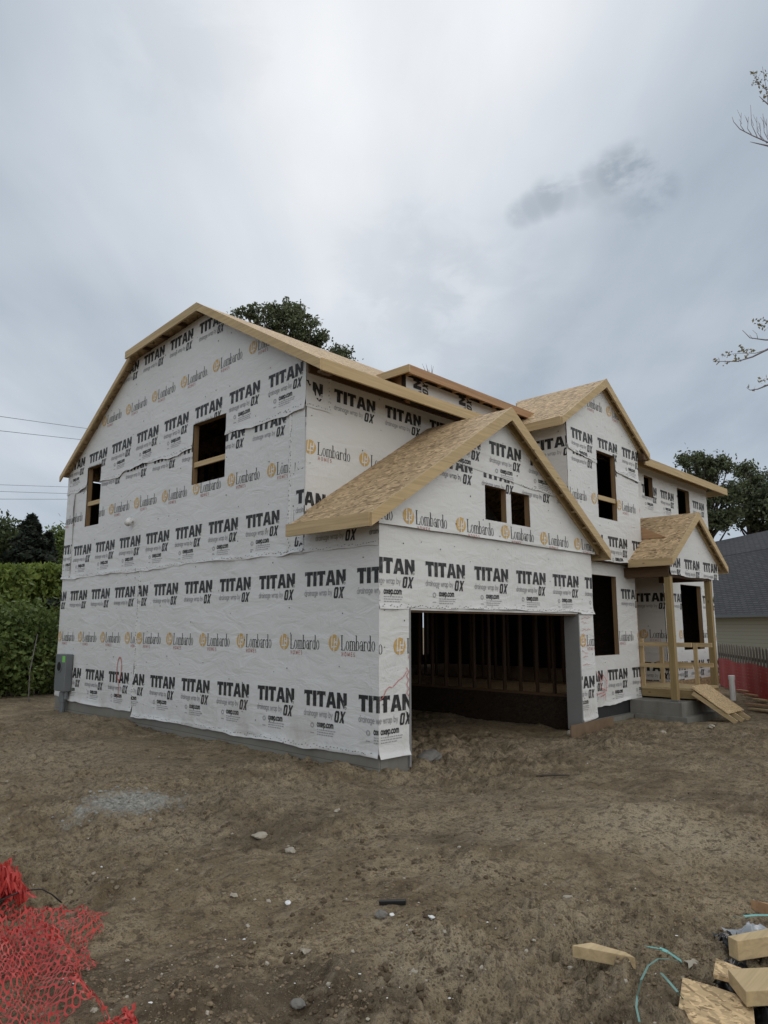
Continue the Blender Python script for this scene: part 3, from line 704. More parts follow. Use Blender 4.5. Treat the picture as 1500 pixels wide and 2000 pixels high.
# --- garage front
G = Facade('y', YF); GD = (7.76, 12.73, -1, 2.17); XG = 13.30
G.holes = [GD]
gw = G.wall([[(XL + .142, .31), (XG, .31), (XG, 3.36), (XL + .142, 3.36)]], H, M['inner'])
G.course([(XL - .012, .135), (7.79, .12), (7.79, 2.22), (XL - .012, 2.22)], 0, [('titan oxep', r1, 6.87, 1.2), ('lom', 1.62, 7.43, 1.25)], .03, .03)
G.course([(12.70, .06), (XG, .14), (XG, 2.3), (12.70, 2.3)], 0, [('titan oxep', .94, 12.27, 1.215), ('lom', 1.62, 12.72, 1.215)], .03, .05)
G.course([(XL - .014, 2.15), (XG, 2.15), (XG, 3.40), (XL - .014, 3.40)], 1, [('titan oxep', 2.865, 8.137, 1.215)], .03, .03)
G.wrap(gw)
rr = random.Random(5)
sc = []
for k in range(9): y = 2.05 - .11 * k + .03 * (k % 2); x = 12.8; sc.append([(x + .05 * i, y + rr.uniform(-.025, .03)) for i in range(rr.randint(4, 8))])
G.scribble(sc, .007, gw, .02)
G.scribble([[(7.16 + .06 * i, .93 + .035 * i + rr.uniform(-.04, .04)) for i in range(10)], [(7.74, 1.32 - .06 * i + rr.uniform(-.02, .02)) if i % 2 else (7.70, 1.32 - .06 * i) for i in range(8)]], .011, gw, .02)
# door jambs
b = MB(); b.box(7.762, 7.80, YF - .012, YF + .16, -.05, 2.165); b.build('door_jamb', M['jamb'], H)
b = MB(); b.box(12.69, 12.728, YF - .012, YF + .30, -.05, 2.165); b.build('door_jamb', M['jamb'], H)
b = MB(); b.box(7.80, 12.69, YF + .03, YF + .15, 2.10, 2.150); b.build('door_header', M['dwood_x'], H)
b = MB(); b.box(7.77, 12.72, YF - .006, YF + .028, 2.132, 2.168); b.build('wrap_fold', M['wrap'], gw)

# --- gable over the garage door, standing a little proud of the wall below
RG, EG, ZR, ZE = 10.17, 6.73, 5.66, 3.42; SG = (ZR - ZE) / (RG - EG)
def zg(x): return ZR - SG * abs(x - RG)
GB = Facade('y', YF - .05, .1); WG1 = (9.64, 10.26, 3.66, 4.25); WG2 = (10.41, 11.0, 3.66, 4.245)
GB.holes = [WG1, WG2]
gb = GB.wall([[(7.08, 3.365), (13.36, 3.365), (13.36, zg(13.36) - .05), (RG, ZR - .05), (7.08, zg(7.08) - .05)]], H, M['inner'])
GB.course([(7.08, 3.335), (13.36, 3.335), (13.36, zg(13.36) - .04), (11.9, zg(11.9) - .04), (8.44, zg(8.44) - .04), (7.08, zg(7.08) - .04)], 0, [('lom', 3.50, 7.587, 1.245), ('titan', 4.60, 8.34, 1.215)], .018, .01)
GB.course([(7.08, 4.50), (13.36, 4.28), (13.36, 4.6), (RG, ZR - .04), (7.08, 4.6)][:0] or [(8.86, 4.50), (11.85, 4.34), (12.0, zg(12.0) - .04), (RG, ZR - .04), (8.86, zg(8.86) - .04)], 1, [('titan oxep', 5.04, 9.786, 1.215)], .02, .05)
GB.wrap(gb)
GB.opening(WG1, H, None, .1); GB.opening(WG2, H, None, .1)

def rake_boards(x0, z0, xr, zr, x1, z1, y, hgt, parent, mat_l, mat_r=None):
    for a, c, zz in ((x0, z0, zr), (x1, z1, zr)):
        lp = [(a, y, c), (xr, y, zz), (xr, y, zz - hgt), (a, y, c - hgt * .80)]
        MB().prism(lp, (0, .038, 0)).build('fascia', mat_l, parent)
def lookouts(xa, za, xb, zb, n, y0, y1, drop, parent, material):
    for k in range(n):
        f = (k + .5) / n; x = xa + (xb - xa) * f; z = za + (zb - za) * f - drop
        MB().board((x, y0, z), (x, y1 - .05, z), .09, .035, (0, 0, 1)).build('lookout', material, parent)
    MB().board((xa, y1 - .03, za - drop - .03), (xb, y1 - .03, zb - drop - .03), .04, .12, (0, 0, 1)).build('nailer', material, parent)
yg0 = 6.70
X1 = 2 * RG - EG
slab('roof', [(EG, yg0, ZE), (RG, yg0, ZR), (RG, YM, ZR), (XL, YM, zg(XL)), (XL, 8.47, zg(XL)), (EG, 8.47, ZE)], M['osb'])
slab('roof', [(RG, yg0, ZR), (X1, yg0, ZE), (X1, 7.33, ZE), (12.83, 7.33, zg(12.83)), (12.83, YM, zg(12.83)), (RG, YM, ZR)], M['osb'])
rake_boards(EG - .02, ZE, RG, ZR + .012, X1 + .02, ZE, yg0 - .04, .235, H, M['wood_x'])
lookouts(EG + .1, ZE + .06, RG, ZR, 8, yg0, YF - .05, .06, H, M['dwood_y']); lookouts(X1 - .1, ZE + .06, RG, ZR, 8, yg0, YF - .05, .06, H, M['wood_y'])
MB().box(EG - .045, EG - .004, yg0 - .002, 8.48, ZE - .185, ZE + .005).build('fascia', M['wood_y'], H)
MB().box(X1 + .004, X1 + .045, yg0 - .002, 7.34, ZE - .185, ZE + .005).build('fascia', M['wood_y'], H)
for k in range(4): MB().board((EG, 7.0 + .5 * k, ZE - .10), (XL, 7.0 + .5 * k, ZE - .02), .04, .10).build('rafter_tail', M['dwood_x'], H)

# --- main front wall, upper storey
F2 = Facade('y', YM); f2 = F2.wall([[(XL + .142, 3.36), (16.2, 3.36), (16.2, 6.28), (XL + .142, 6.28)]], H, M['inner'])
F2.course([(XL - .02, 3.42), (12.86, 3.42), (12.86, 6.25), (XL - .02, 6.25)], 0, [('titan oxep', 4.02, 6.60, 1.24), ('lom', 4.76, 7.112, 1.23), ('titan', 5.865, 7.741, 1.245)], .01, .01)
F2.course([(XL - .021, 5.42), (7.66, 5.40), (7.66, 6.25), (XL - .021, 6.25)], 1, [], .02, .03, sl=1)
F2.wrap(f2)
# roof: sloping front, nearly flat crown, long back slope
ZK = lambda y: 5.97 + .581 * (y - 7.95)
slab('roof', [(6.87, 7.95, 5.97), (16.6, 7.95, 5.97), (16.6, 11.58, 8.08), (6.87, 11.58, 8.08)], M['osb'])
slab('roof', [(16.2, 7.16, 5.97), (22.35, 7.16, 5.97), (22.35, 10.79, 8.08), (16.2, 10.79, 8.08)], M['osb'])
slab('roof', [(16.6, 10.79, 8.08), (22.35, 10.79, 8.08), (22.35, 11.58, 8.08), (16.6, 11.58, 8.08)], M['osb'])
slab('roof', [(6.87, 11.58, 8.08), (22.35, 11.58, 8.08), (22.35, 14.45, 7.87), (6.87, 14.45, 7.87)], M['osb'])
slab('roof', [(6.97, 14.46, 7.865), (22.35, 14.46, 7.865), (22.35, 17.85, 5.60), (6.97, 17.85, 5.60)], M['osb'])
def rake_x(pts, x0, hgt, parent, material):
    for (y0, z0), (y1, z1) in zip(pts[:-1], pts[1:]):
        MB().prism([(x0, y0, z0), (x0, y1, z1), (x0, y1, z1 - hgt), (x0, y0, z0 - hgt)], (.038, 0, 0)).build('fascia', material, parent)
rake_x([(7.91, 5.96), (11.58, 8.09), (14.47, 7.88)], 6.83, .165, H, M['wood_y'])
rake_x([(14.455, 7.86), (17.86, 5.58)], 6.935, .13, H, M['wood_y'])
for k in range(9):
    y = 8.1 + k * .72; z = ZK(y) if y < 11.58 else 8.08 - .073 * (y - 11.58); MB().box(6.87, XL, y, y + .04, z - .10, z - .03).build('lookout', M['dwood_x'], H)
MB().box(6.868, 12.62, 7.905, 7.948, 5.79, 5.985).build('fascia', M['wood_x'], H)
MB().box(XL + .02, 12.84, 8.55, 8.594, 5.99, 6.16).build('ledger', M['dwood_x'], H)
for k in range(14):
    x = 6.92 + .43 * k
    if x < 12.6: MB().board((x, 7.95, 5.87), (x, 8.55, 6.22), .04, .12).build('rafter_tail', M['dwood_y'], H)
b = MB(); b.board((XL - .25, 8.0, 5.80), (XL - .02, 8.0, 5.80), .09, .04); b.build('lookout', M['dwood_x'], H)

# --- low raised front on the main roof, its sheeting hung sideways
D = Facade('y', 8.30, .1); dz = 6.49
dw = D.wall([[(9.22, 5.95), (13.3, 5.95), (13.3, 6.44), (9.22, 6.44)]], H, M['inner'])
D.course([(9.22, 5.98), (13.3, 5.98), (13.3, 6.40), (9.22, 6.40)], 0, [('rot', 5.50, 9.42, 1.36)], .01, .01); D.wrap(dw, .07, False)
MB().prism([(9.24, 8.3, 5.9), (9.24, 8.9, 6.5), (9.24, 8.3, 6.46)], (.1, 0, 0)).build('wall', M['red_y'], H)
slab('roof', [(9.04, 8.06, dz), (13.30, 8.06, dz), (13.30, 8.95, dz + .01), (9.04, 8.95, dz + .01)], M['osb'])
MB().prism([(9.04, 8.02, dz + .006), (13.16, 8.02, dz + .006), (12.93, 8.02, dz - .15), (9.04, 8.02, dz - .15)], (0, .04, 0)).build('fascia', M['red_x'], H)
MB().box(9.0, 9.04, 8.02, 8.92, dz - .13, dz + .006).build('fascia', M['wood_y'], H)
for k in range(9): MB().box(9.2 + k * .45, 9.24 + k * .45, 8.06, 8.28, dz - .10, dz - .03).build('lookout', M['red_y'], H)

# --- gabled bay above the entry
XB0, XB1, YBAY = 12.85, 16.16, 7.13
RB, EB0, EB1, ZRB, ZEB = 14.43, 12.43, 16.5, 7.355, 6.055
def zb(x): return ZRB - (ZRB - ZEB) / (RB - EB0) * abs(x - RB)
B = Facade('y', YBAY); WB = (14.10, 14.98, 4.215, 5.70); B.holes = [WB]
bw = B.wall([[(XB0, 3.33), (XB1, 3.33), (XB1, zb(XB1) - .03), (RB, ZRB - .03), (XB0, zb(XB0) - .03)]], H, M['inner'])
B.course([(XB0 - .01, 3.28), (XB1, 3.30), (XB1, 5.62), (XB0 - .01, 5.62)], 0, [('titan oxep', 3.84, 14.47, 1.17), ('lom', 4.60, 13.80, 1.17), ('titan', 5.66, 13.02, 1.16)], .02, .04)
B.course([(XB0, 5.50), (XB1, 5.28), (XB1, zb(XB1) - .02), (RB, ZRB - .02), (XB0, zb(XB0) - .02)], 1, [('titan oxep', 6.0, 13.03, 1.16), ('lom', 6.72, 13.52, 1.16)], .03, .06)
B.wrap(bw); B.opening(WB, H, 4.62)
BS = Facade('x', XB0); bs = BS.wall([[(-YM, 3.4), (-YBAY - .145, 3.4), (-YBAY - .145, 6.3), (-YM, 6.3)]], H, M['inner'])
BS.course([(-YM, 3.42), (-YBAY, 3.42), (-YBAY, 6.24), (-YM, 6.24)], 0, [('titan', 5.78, -7.95, 1.3), ('lom', 4.6, -7.42, 1.2)], .01, .01); BS.wrap(bs)
yb0 = 6.985
slab('roof', [(EB0, yb0, ZEB), (RB, yb0, ZRB), (RB, 9.3, ZRB), (EB0, 8.02, ZEB)], M['osb'])
slab('roof', [(RB, yb0, ZRB), (EB1, yb0, zb(EB1)), (EB1, 8.02, zb(EB1)), (RB, 9.3, ZRB)], M['osb'])
MB().prism([(EB0, 8.03, ZEB - .03), (RB, 9.31, ZRB - .03), (EB1, 8.03, zb(EB1) - .03)], (0, .03, 0)).build('wall', M['osb_dark'], H)
rake_boards(EB0 - .02, ZEB, RB, ZRB + .012, EB1 + .02, zb(EB1), yb0 - .04, .20, H, M['wood_x'])
lookouts(EB1 - .1, zb(EB1) + .06, RB, ZRB, 6, yb0, YBAY, .06, H, M['wood_y']); lookouts(EB0 + .1, ZEB + .06, RB, ZRB, 6, yb0, YBAY, .06, H, M['dwood_y'])
MB().box(EB0 - .045, EB0 - .004, yb0 - .002, 8.0, ZEB - .17, ZEB + .004).build('fascia', M['wood_y'], H)
b = MB(); b.box(EB1 - .25, EB1 + .02, yb0 + .005, 7.16, zb(EB1) - .17, zb(EB1) - .03); b.build('lookout', M['dwood_y'], H)

# --- ground floor wall beside the entry
YW = 7.35
E_ = Facade('y', YW); WE = (14.03, 15.2, 1.28, 3.0); E_.holes = [WE]
ew = E_.wall([[(13.16, .3), (16.17, .3), (16.17, 3.33), (13.16, 3.33)]], H, M['inner'])
E_.course([(13.20, .21), (16.17, .30), (16.17, 3.28), (13.20, 3.28)], 0, [('titan oxep', .975, 14.60, 1.17), ('titan', 2.74, 15.42, 1.17), ('lom', 1.68, 14.96, 1.17)], .05, .06)
E_.wrap(ew); E_.opening(WE, H)
E_.scribble([[(14.05, .95), (14.15, .86), (14.2, .62), (14.42, .55), (14.45, .75), (14.30, .88), (14.2, .74)], [(14.50, .98), (14.46, .72), (14.36, .48), (14.16, .44)], [(14.36, .46), (14.36, .36)], [(13.95, .5), (14.3, .52)]], .018, ew, .05)
MB().box(13.25, 16.9, YBAY + .01, YW - .02, 3.285, 3.335).build('soffit', M['dwood_x'], H)

MB().box(16.03, 16.165, YW + .15, 8.54, .3, 3.28).build('wall', M['inner'], H)
# --- right hand part
YR = 7.6
R1 = Facade('y', YR); w1 = (17.57, 18.10, 5.20, 5.75); w2 = (19.72, 20.58, 4.40, 5.72); w3 = (19.5, 20.95, 1.27, 3.02); R1.holes = [w1, w2, w3]
rw = R1.wall([[(16.17, 3.3), (XR, 3.3), (XR, 6.12), (16.17, 6.12)], [(18.4, .25), (XR, .25), (XR, 3.3), (18.4, 3.3)]], H, M['inner'])
R1.course([(16.17, 3.3), (XR, 3.3), (XR, 6.1), (16.17, 6.1)], 0, [('titan oxep', 5.50, 18.55, 1.13), ('lom', 4.5, 18.2, 1.15)], .01, .01)
R1.course([(18.4, .17), (XR, .17), (XR, 3.32), (18.4, 3.32)], 1, [('titan oxep', .98, 18.72, 1.17), ('titan', 2.76, 18.71, 1.17), ('lom', 1.68, 19.2, 1.17)], .03, .04)
R1.wrap(rw); R1.opening(w1, H); R1.opening(w2, H); R1.opening(w3, H)
RC = Facade('x', 18.4); rc = RC.wall([[(-8.55, .25), (-YR - .145, .25), (-YR - .145, 3.3), (-8.55, 3.3)]], H, M['inner'])
RC.course([(-8.55, .3), (-YR, .3), (-YR, 3.28), (-8.55, 3.28)], 0, [('titan oxep', .98, -8.5, 1.17), ('titan', 2.76, -8.42, 1.17), ('lom', 1.70, -8.3, 1.17)], .02, .02); RC.wrap(rc)
MB().box(16.2, 18.39, 8.55, 8.67, .3, 3.3).build('wall', M['osb_dark'], H)
b = MB(); b.box(16.25, 16.36, 8.42, 8.54, .5, 2.75); b.box(17.3, 17.41, 8.42, 8.54, .5, 2.75); b.box(16.36, 17.3, 8.42, 8.54, 2.64, 2.75); b.build('door_frame', M['dwood_z'], H)
MB().box(16.172, 16.25, 7.36, 7.50, .5, 2.72).build('door_frame', M['red_z'], H)
MB().box(16.18, 18.39, 7.62, 8.54, 3.18, 3.28).build('soffit', M['dwood_x'], H)
MB().box(16.62, 22.38, 7.115, 7.158, 5.79, 5.985).build('fascia', M['wood_x'], H)
MB().box(22.352, 22.39, 7.14, 10.8, 5.80, 5.97).prism([(22.352, 7.14, 5.97), (22.352, 10.79, 8.09), (22.352, 10.79, 7.9), (22.352, 7.14, 5.80)], (.038, 0, 0)).build('fascia', M['wood_y'], H)
for k in range(9): MB().board((16.75 + .68 * k, 7.16, 5.87), (16.75 + .68 * k, 7.57, 6.08), .04, .11).build('rafter_tail', M['wood_y'], H)
MB().box(16.2, XR, 7.55, 7.594, 5.93, 6.08).build('ledger', M['wood_x'], H)
# right end, back and rear openings
MB().prism([(XR, YR + .15, .1), (XR, YB, .1), (XR, YB, 5.5), (XR, 14.45, 7.8), (XR, 10.79, 8.0), (XR, YR + .15, 6.1)], (-.14, 0, 0)).build('wall', M['inner'], H)
MB().prism([(XR + .012, YR, .1), (XR + .012, YB, .1), (XR + .012, YB, 5.5), (XR + .012, 14.45, 7.8), (XR + .012, 10.79, 8.0), (XR + .012, YR, 6.1)], (-.008, 0, 0)).build('house_wrap', M['wrap'], H)
BK = Facade('y', YB - .145); BK.holes = [(20.5, 20.75, .9, 2.4)]
BK.wall([[(XL + .15, .1), (XR, .1), (XR, 5.5), (XL, 5.5)]], H, M['inner'])

# --- floors, inner framing
MB().box(13.3, XR - .16, 7.52, YB - .02, .28, .50).build('floor', M['osb_dark'], H)
MB().box(XL + .16, XR - .16, YM + .16, YB - .02, 3.08, 3.34).box(XL + .16, 13.1, YF + .16, YM + .15, 3.18, 3.34).build('ceiling', M['osb_dark'], H)
part = MB().box(13.10, 13.19, 7.30, 16.0, .50, .545).box(13.10, 13.19, 7.30, 16.0, 3.0, 3.075).build('stud_wall', M['dwood_y'], H)
for k in range(22): y = 7.36 + .405 * k; MB().box(13.10, 13.19, y, y + .04, .546, 3.0).build('stud', M['stud'], part)
MB().box(13.10, 13.28, 7.12, 16.0, -.3, .498).build('foundation', M['inner'], H)  # takes the darkened indoor colour to deepen the garage shade
part = MB().box(XL + .16, 13.05, 15.5, 15.59, .1, .15).box(XL + .16, 13.05, 15.5, 15.59, 3.0, 3.075).build('stud_wall', M['dwood_x'], H)
for k in range(14): x = 7.4 + .405 * k; MB().box(x, x + .04, 15.5, 15.59, .151, 3.0).build('stud', M['stud'], part)
part = MB().box(15.9, 15.99, 8.7, 14.0, .50, .545).build('stud_wall', M['dwood_y'], H)
for k in range(13): y = 8.75 + .405 * k; MB().box(15.9, 15.99, y, y + .04, .546, 3.05).build('stud', M['stud'], part)
part = MB().box(8.9, 8.99, 9.0, 17.4, 3.345, 3.39).build('stud_wall', M['dwood_y'], H)
for k in range(20): y = 9.1 + .405 * k; MB().box(8.9, 8.99, y, y + .04, 3.391, 5.9).build('stud', M['stud'], part)
MB().box(9.4, 9.5, 9.0, 17.6, 3.345, 6.5).build('wall', M['osb_dark'], H)
for x_, y_ in ((10.3, 7.6), (10.9, 8.0)): MB().board((x_, y_, 3.4), (x_ - .27, y_, 4.85), .09, .04).build('truss_web', M['dwood_z'], H)

# --- foundation
MB().box(XL + .015, XL + .2, YF + .018, YB - .01, -.7, .358).build('foundation', M['block'], H)
MB().box(XL + .201, 7.79, YF + .02, YF + .2, -.7, .308).build('foundation', M['concrete'], H)
MB().box(12.72, XG - .02, YF + .022, YF + .3, -.7, .308).build('foundation', M['concrete'], H)
MB().box(XG - .019, 16.15, YW + .03, YW + .2, -.05, .42).build('foundation', M['black_tar'], H)
MB().box(XG - .2, 15.62, YW - .12, YW + .028, -.6, .0).build('footing', M['concrete'], H)
MB().box(18.42, XR - .02, YR + .03, YR + .2, -.6, .4).build('foundation', M['concrete'], H)

# --- porch: concrete stoop, two posts and a small gabled roof
b = MB(); b.box(15.6, 18.2, 6.2, 7.36, -.5, .29); b.build('stoop', M['concrete'], H, bevel=.012)
MB().box(15.48, 18.3, 6.06, 7.2, -.6, -.0).build('footing', M['concrete'], H)
YP = 6.30
for x in (15.66, 18.05):
    p = MB().box(x, x + .135, YP + .01, YP + .145, .33 if x < 17 else .30, 2.985).build('porch_post', M['green_z'], H)
    MB().box(x - .008, x + .143, YP + .004, YP + .152, .291, .328).build('post_base', M['grey_metal'], p)
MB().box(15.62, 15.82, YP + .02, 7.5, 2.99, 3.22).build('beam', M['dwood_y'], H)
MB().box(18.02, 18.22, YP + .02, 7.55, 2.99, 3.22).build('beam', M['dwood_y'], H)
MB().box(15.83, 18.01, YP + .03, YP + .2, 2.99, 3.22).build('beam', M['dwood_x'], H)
RP, EP, ZRP, ZEP = 17.14, 15.42, 4.56, 3.365
def zp(x): return ZRP - (ZRP - ZEP) / (RP - EP) * abs(x - RP)
PG = Facade('y', YP, .05); pg = PG.wall([[(15.66, 3.06), (18.62, 3.06), (18.62, zp(18.62) - .03), (RP, ZRP - .03), (15.66, zp(15.66) - .03)]], H, M['inner'])
PG.course([(15.66, 3.02), (18.62, 3.02), (18.62, zp(18.62) - .02), (RP, ZRP - .02), (15.66, zp(15.66) - .02)], 0, [('titan', 3.42, 15.34, 1.15)], .02, .03); PG.wrap(pg, .08)
X2 = 2 * RP - EP; yp0 = 6.16
slab('roof', [(EP, yp0, ZEP), (RP, yp0, ZRP), (RP, YR, ZRP), (16.18, YR, zp(16.18)), (16.18, YBAY, zp(16.18)), (EP, YBAY, ZEP)], M['osb'])
slab('roof', [(RP, yp0, ZRP), (X2, yp0, ZEP), (X2, YR, ZEP), (RP, YR, ZRP)], M['osb'])
rake_boards(EP - .02, ZEP, RP, ZRP + .012, X2 + .02, ZEP, yp0 - .04, .19, H, M['wood_x'])
lookouts(X2 - .08, ZEP + .05, RP, ZRP, 6, yp0, YP, .05, H, M['wood_y'])
MB().box(EP - .045, EP - .004, yp0 - .002, 7.12, ZEP - .16, ZEP + .004).build('fascia', M['wood_y'], H)
MB().box(X2 + .004, X2 + .045, yp0 - .002, 7.55, ZEP - .16, ZEP + .004).build('fascia', M['wood_y'], H)
MB().poly([(16.20, 7.10, zp(16.20) + .02), (16.20, 6.62, zp(16.20) + .02), (16.20, 7.10, zp(16.2) + .26)]).prism([(16.19, 7.12, zp(16.19) + .02), (16.19, 6.55, zp(16.19) + .02), (16.19, 7.12, zp(16.19) + .3)], (.05, 0, 0)).build('roof_wedge', M['red_y'], H)

# ------------------------------------------------------------------ meter box on the side wall
mb = thing('meter_box', (XL, 17.0, 0), 'tall grey steel meter box with green sticker fixed low on the side wall', 'meter box')
b = MB(); b.box(XL - .20, XL - .02, 16.78, 17.34, .42, 1.26); b.build('housing', M['grey_metal'], mb, bevel=.02)
MB().tube([(XL - .19, 17.08, .98), (XL - .215, 17.08, .98)], .135, 20).build('meter_ring', M['grey_metal'], mb)
MB().tube([(XL - .21, 17.08, .98), (XL - .217, 17.08, .98)], .105, 20).build('meter_socket', M['dark'], mb)  # solid disc; the darkness of the open socket is just its colour
MB().box(XL - .203, XL - .2005, 16.80, 16.95, 1.08, 1.22).build('sticker', M['sticker'], mb)
MB().tube([(XL - .11, 17.0, -.3), (XL - .11, 17.0, .42)], .065, 12).tube([(XL - .11, 17.0, .18), (XL - .11, 17.0, .40)], .085, 12).build('conduit', M['grey_metal'], mb, False)
MB().tube([(XL - .10, 16.86, .25), (XL - .10, 16.86, .42)], .04, 10).build('conduit', M['grey_metal'], mb, False)

# ------------------------------------------------------------------ temporary deck, rails and ramp at the entry
dk = thing('temporary_deck', (16.2, 6.1, .29), 'makeshift wooden deck with two board railings under the porch roof', 'deck')
MB().box(16.18, 17.5, 6.08, 7.55, .50, .55).build('platform', M['wood_x'], dk)
MB().box(16.19, 16.23, 6.09, 7.34, .33, .498).box(17.45, 17.49, 6.09, 7.5, .33, .498).box(16.24, 17.44, 6.09, 6.13, .30, .498).build('joist', M['green_y'], dk)
for x, y in ((17.46, 6.50), (17.46, 7.32), (16.24, 7.26)): MB().box(x, x + .04, y, y + .09, .551, 1.62 if x < 17 else 1.50).build('rail_post', M['wood_z'], dk)
for z in (1.02, 1.49): MB().board((16.20, 7.36, z), (16.20, 6.14, z), .04, .095).build('rail', M['wood_y'], dk)
for z in (1.00, 1.46): MB().board((17.54, 7.52, z), (17.54, 6.18, z), .04, .095).build('rail', M['wood_y'], dk)

rp = thing('plywood_ramp', (16.8, 5.35, 0), 'steep ramp of nailed board scraps leading up to the entry deck', 'ramp')
A0, A1 = Vector((0, 6.10, .53)), Vector((0, 5.36, .03))
for x in (15.98, 16.38, 16.80): MB().board((x + .1, 6.14, .47), (x + .1, 5.28, gh(x, 5.3) + .02), .04, .09).build('runner', M['wood_y'], rp)
def rpanel(f0, f1, x0, x1, lift, name):
    a = A0.lerp(A1, f0); c = A0.lerp(A1, f1); n = Vector((0, .5, .74)).normalized() * lift
    pts = [Vector((x0, a.y, a.z)) + n, Vector((x1, a.y, a.z)) + n, Vector((x1 - .03, c.y, c.z)) + n, Vector((x0 - .02, c.y, c.z)) + n]
    MB().prism(pts, Vector((0, .011, .018))).build(name, M['osb_big'] if lift < .05 else M['osb'], rp)
rpanel(-.02, .92, 16.05, 17.08, .02, 'panel'); rpanel(-.05, .42, 16.10, 17.02, .045, 'panel'); rpanel(.70, .80, 16.25, 16.9, .045, 'cleat')

# ------------------------------------------------------------------ vegetation
def leaf_mesh(name, cents, size, material, parent, flat=0.0):
    n = len(cents); r = RNG
    a = r.normal(size=(n, 3)); a[:, 2] *= (1 - flat); a /= np.linalg.norm(a, axis=1)[:, None]
    b = r.normal(size=(n, 3)); b -= a * (a * b).sum(1)[:, None]; b /= np.linalg.norm(b, axis=1)[:, None]
    s = size * r.uniform(.55, 1.25, n)[:, None]
    v = np.stack([cents - a * s * .62, cents - b * s * .34 + a * s * .05, cents + a * s * .62, cents + b * s * .34 + a * s * .05], 1).reshape(-1, 3)
    me = bpy.data.meshes.new(name); me.vertices.add(4 * n); me.vertices.foreach_set('co', v.ravel())
    me.loops.add(4 * n); me.loops.foreach_set('vertex_index', np.arange(4 * n)); me.polygons.add(n); me.polygons.foreach_set('loop_start', np.arange(n) * 4)
    me.update(calc_edges=True); me.materials.append(material)
    return link(name, me, parent)
def clump_points(c, rad, nclump, nleaf, rc, shell=.55):
    r = RNG; d = r.normal(size=(nclump, 3)); d /= np.linalg.norm(d, axis=1)[:, None]
    q = d * (shell + (1 - shell) * r.random((nclump, 1)) ** .6) * np.array(rad) + np.array(c)
    per = max(1, nleaf // nclump); sz = r.uniform(.5, 1.35, nclump)
    p = np.repeat(q, per, 0) + r.normal(size=(nclump * per, 3)) * np.repeat(sz, per)[:, None] * rc * np.array([1, 1, .72])
    return p, q
def tree(name, label, cat, base, blobs, leaf, material, nclump, nleaf, rc, trunk_r, group=None, bark='bark', trunk_top=None):
    t_ = thing(name, base, label, cat, group); base = Vector(base)
    P, Q = [], []
    for (c, rad, w_) in blobs:
        p, q = clump_points(c, rad, max(3, int(nclump * w_)), int(nleaf * w_), rc); P.append(p); Q.append((c, q))
    leaf_mesh('crown', np.vstack(P), leaf, material, t_)
    b = MB(); big = max(blobs, key=lambda e: e[0][2]); top = Vector(big[0]) if trunk_top is None else Vector(trunk_top)
    mid = base.lerp(top, .5) + Vector((random.uniform(-.2, .2), random.uniform(-.2, .2), 0))
    b.tube([base - Vector((0, 0, .4)), base + Vector((0, 0, .5)), mid, top], [trunk_r * 1.25, trunk_r, trunk_r * .7, trunk_r * .25], 8)
    for c, q in Q:
        for k in RNG.choice(len(q), min(len(q), 9), False):
            s0 = base.lerp(top, random.uniform(.45, .85)); e = Vector(q[k]); m_ = s0.lerp(e, .5) + Vector((0, 0, -.08 * (e - s0).length + random.uniform(0, .3)))
            b.tube([s0, m_, e], [trunk_r * .35, trunk_r * .2, trunk_r * .07], 5, cap=False)
    b.build('trunk', M[bark], t_, True); return t_
def above(px, py, dist, base_px=None):
    p = ond(px, py, dist); return p
def ground_under(p): return (p.x, p.y, 0.0)
G1 = 'trees beyond the left side of the house'
# vine covered hedge row, left of the house
def mpp(dist): return dist / F_PX            # metres per photo pixel at a distance
for i, (px, py, dist, wpx, hpx, lab, mt) in enumerate((
        (-60, 1105, 25, 150, 250, 'tall leafy vine covered hedge at the left edge, brightest along its top', 'leaf_vine'),
        (70, 1102, 27, 130, 250, 'tall vine covered hedge touching the rear corner of the wrapped house', 'leaf_vine'))):
    c = ond(px, py, dist); h = c.z; k = mpp(dist)
    t_ = thing('hedge', (c.x, c.y, 0), lab, 'hedge', 'vine covered hedges left of the house'); n = 13000
    r = RNG; u = r.uniform(-1, 1, n) * wpx * k * .62; v = (r.random(n) ** .75) * h * 1.0; wv = r.normal(size=n) * .38
    top = h * (1 + .05 * np.sin(u * 1.7 + i) + .035 * np.sin(u * 4.1)); v = np.minimum(v, top - r.random(n) * .12)
    bulge = .4 * fbm(u * .9 + 3 * i, v * .9, 3); P = np.stack([c.x + c_r.x * u - c_h.x * (wv + bulge), c.y + c_r.y * u - c_h.y * (wv + bulge), v], -1)
    keep = (fbm(u * 1.3 + 9, v * 1.5 + i, 3) > -.28) | (v > h - .5); leaf_mesh('foliage', P[keep], .17, M['leaf_vine'], t_)
    b = MB()
    for q in range(9):
        x = (q / 8 - .5) * wpx * k * 1.2; s_ = Vector((c.x, c.y, 0)) + c_r * x; b.tube([s_ - Vector((0, 0, .3)), s_ + c_r * .2 + Vector((0, 0, h * .5)), s_ + c_r * random.uniform(-.4, .4) + Vector((0, 0, h * .9))], [.05, .04, .015], 5)
    b.build('stem', M['bark'], t_, True)
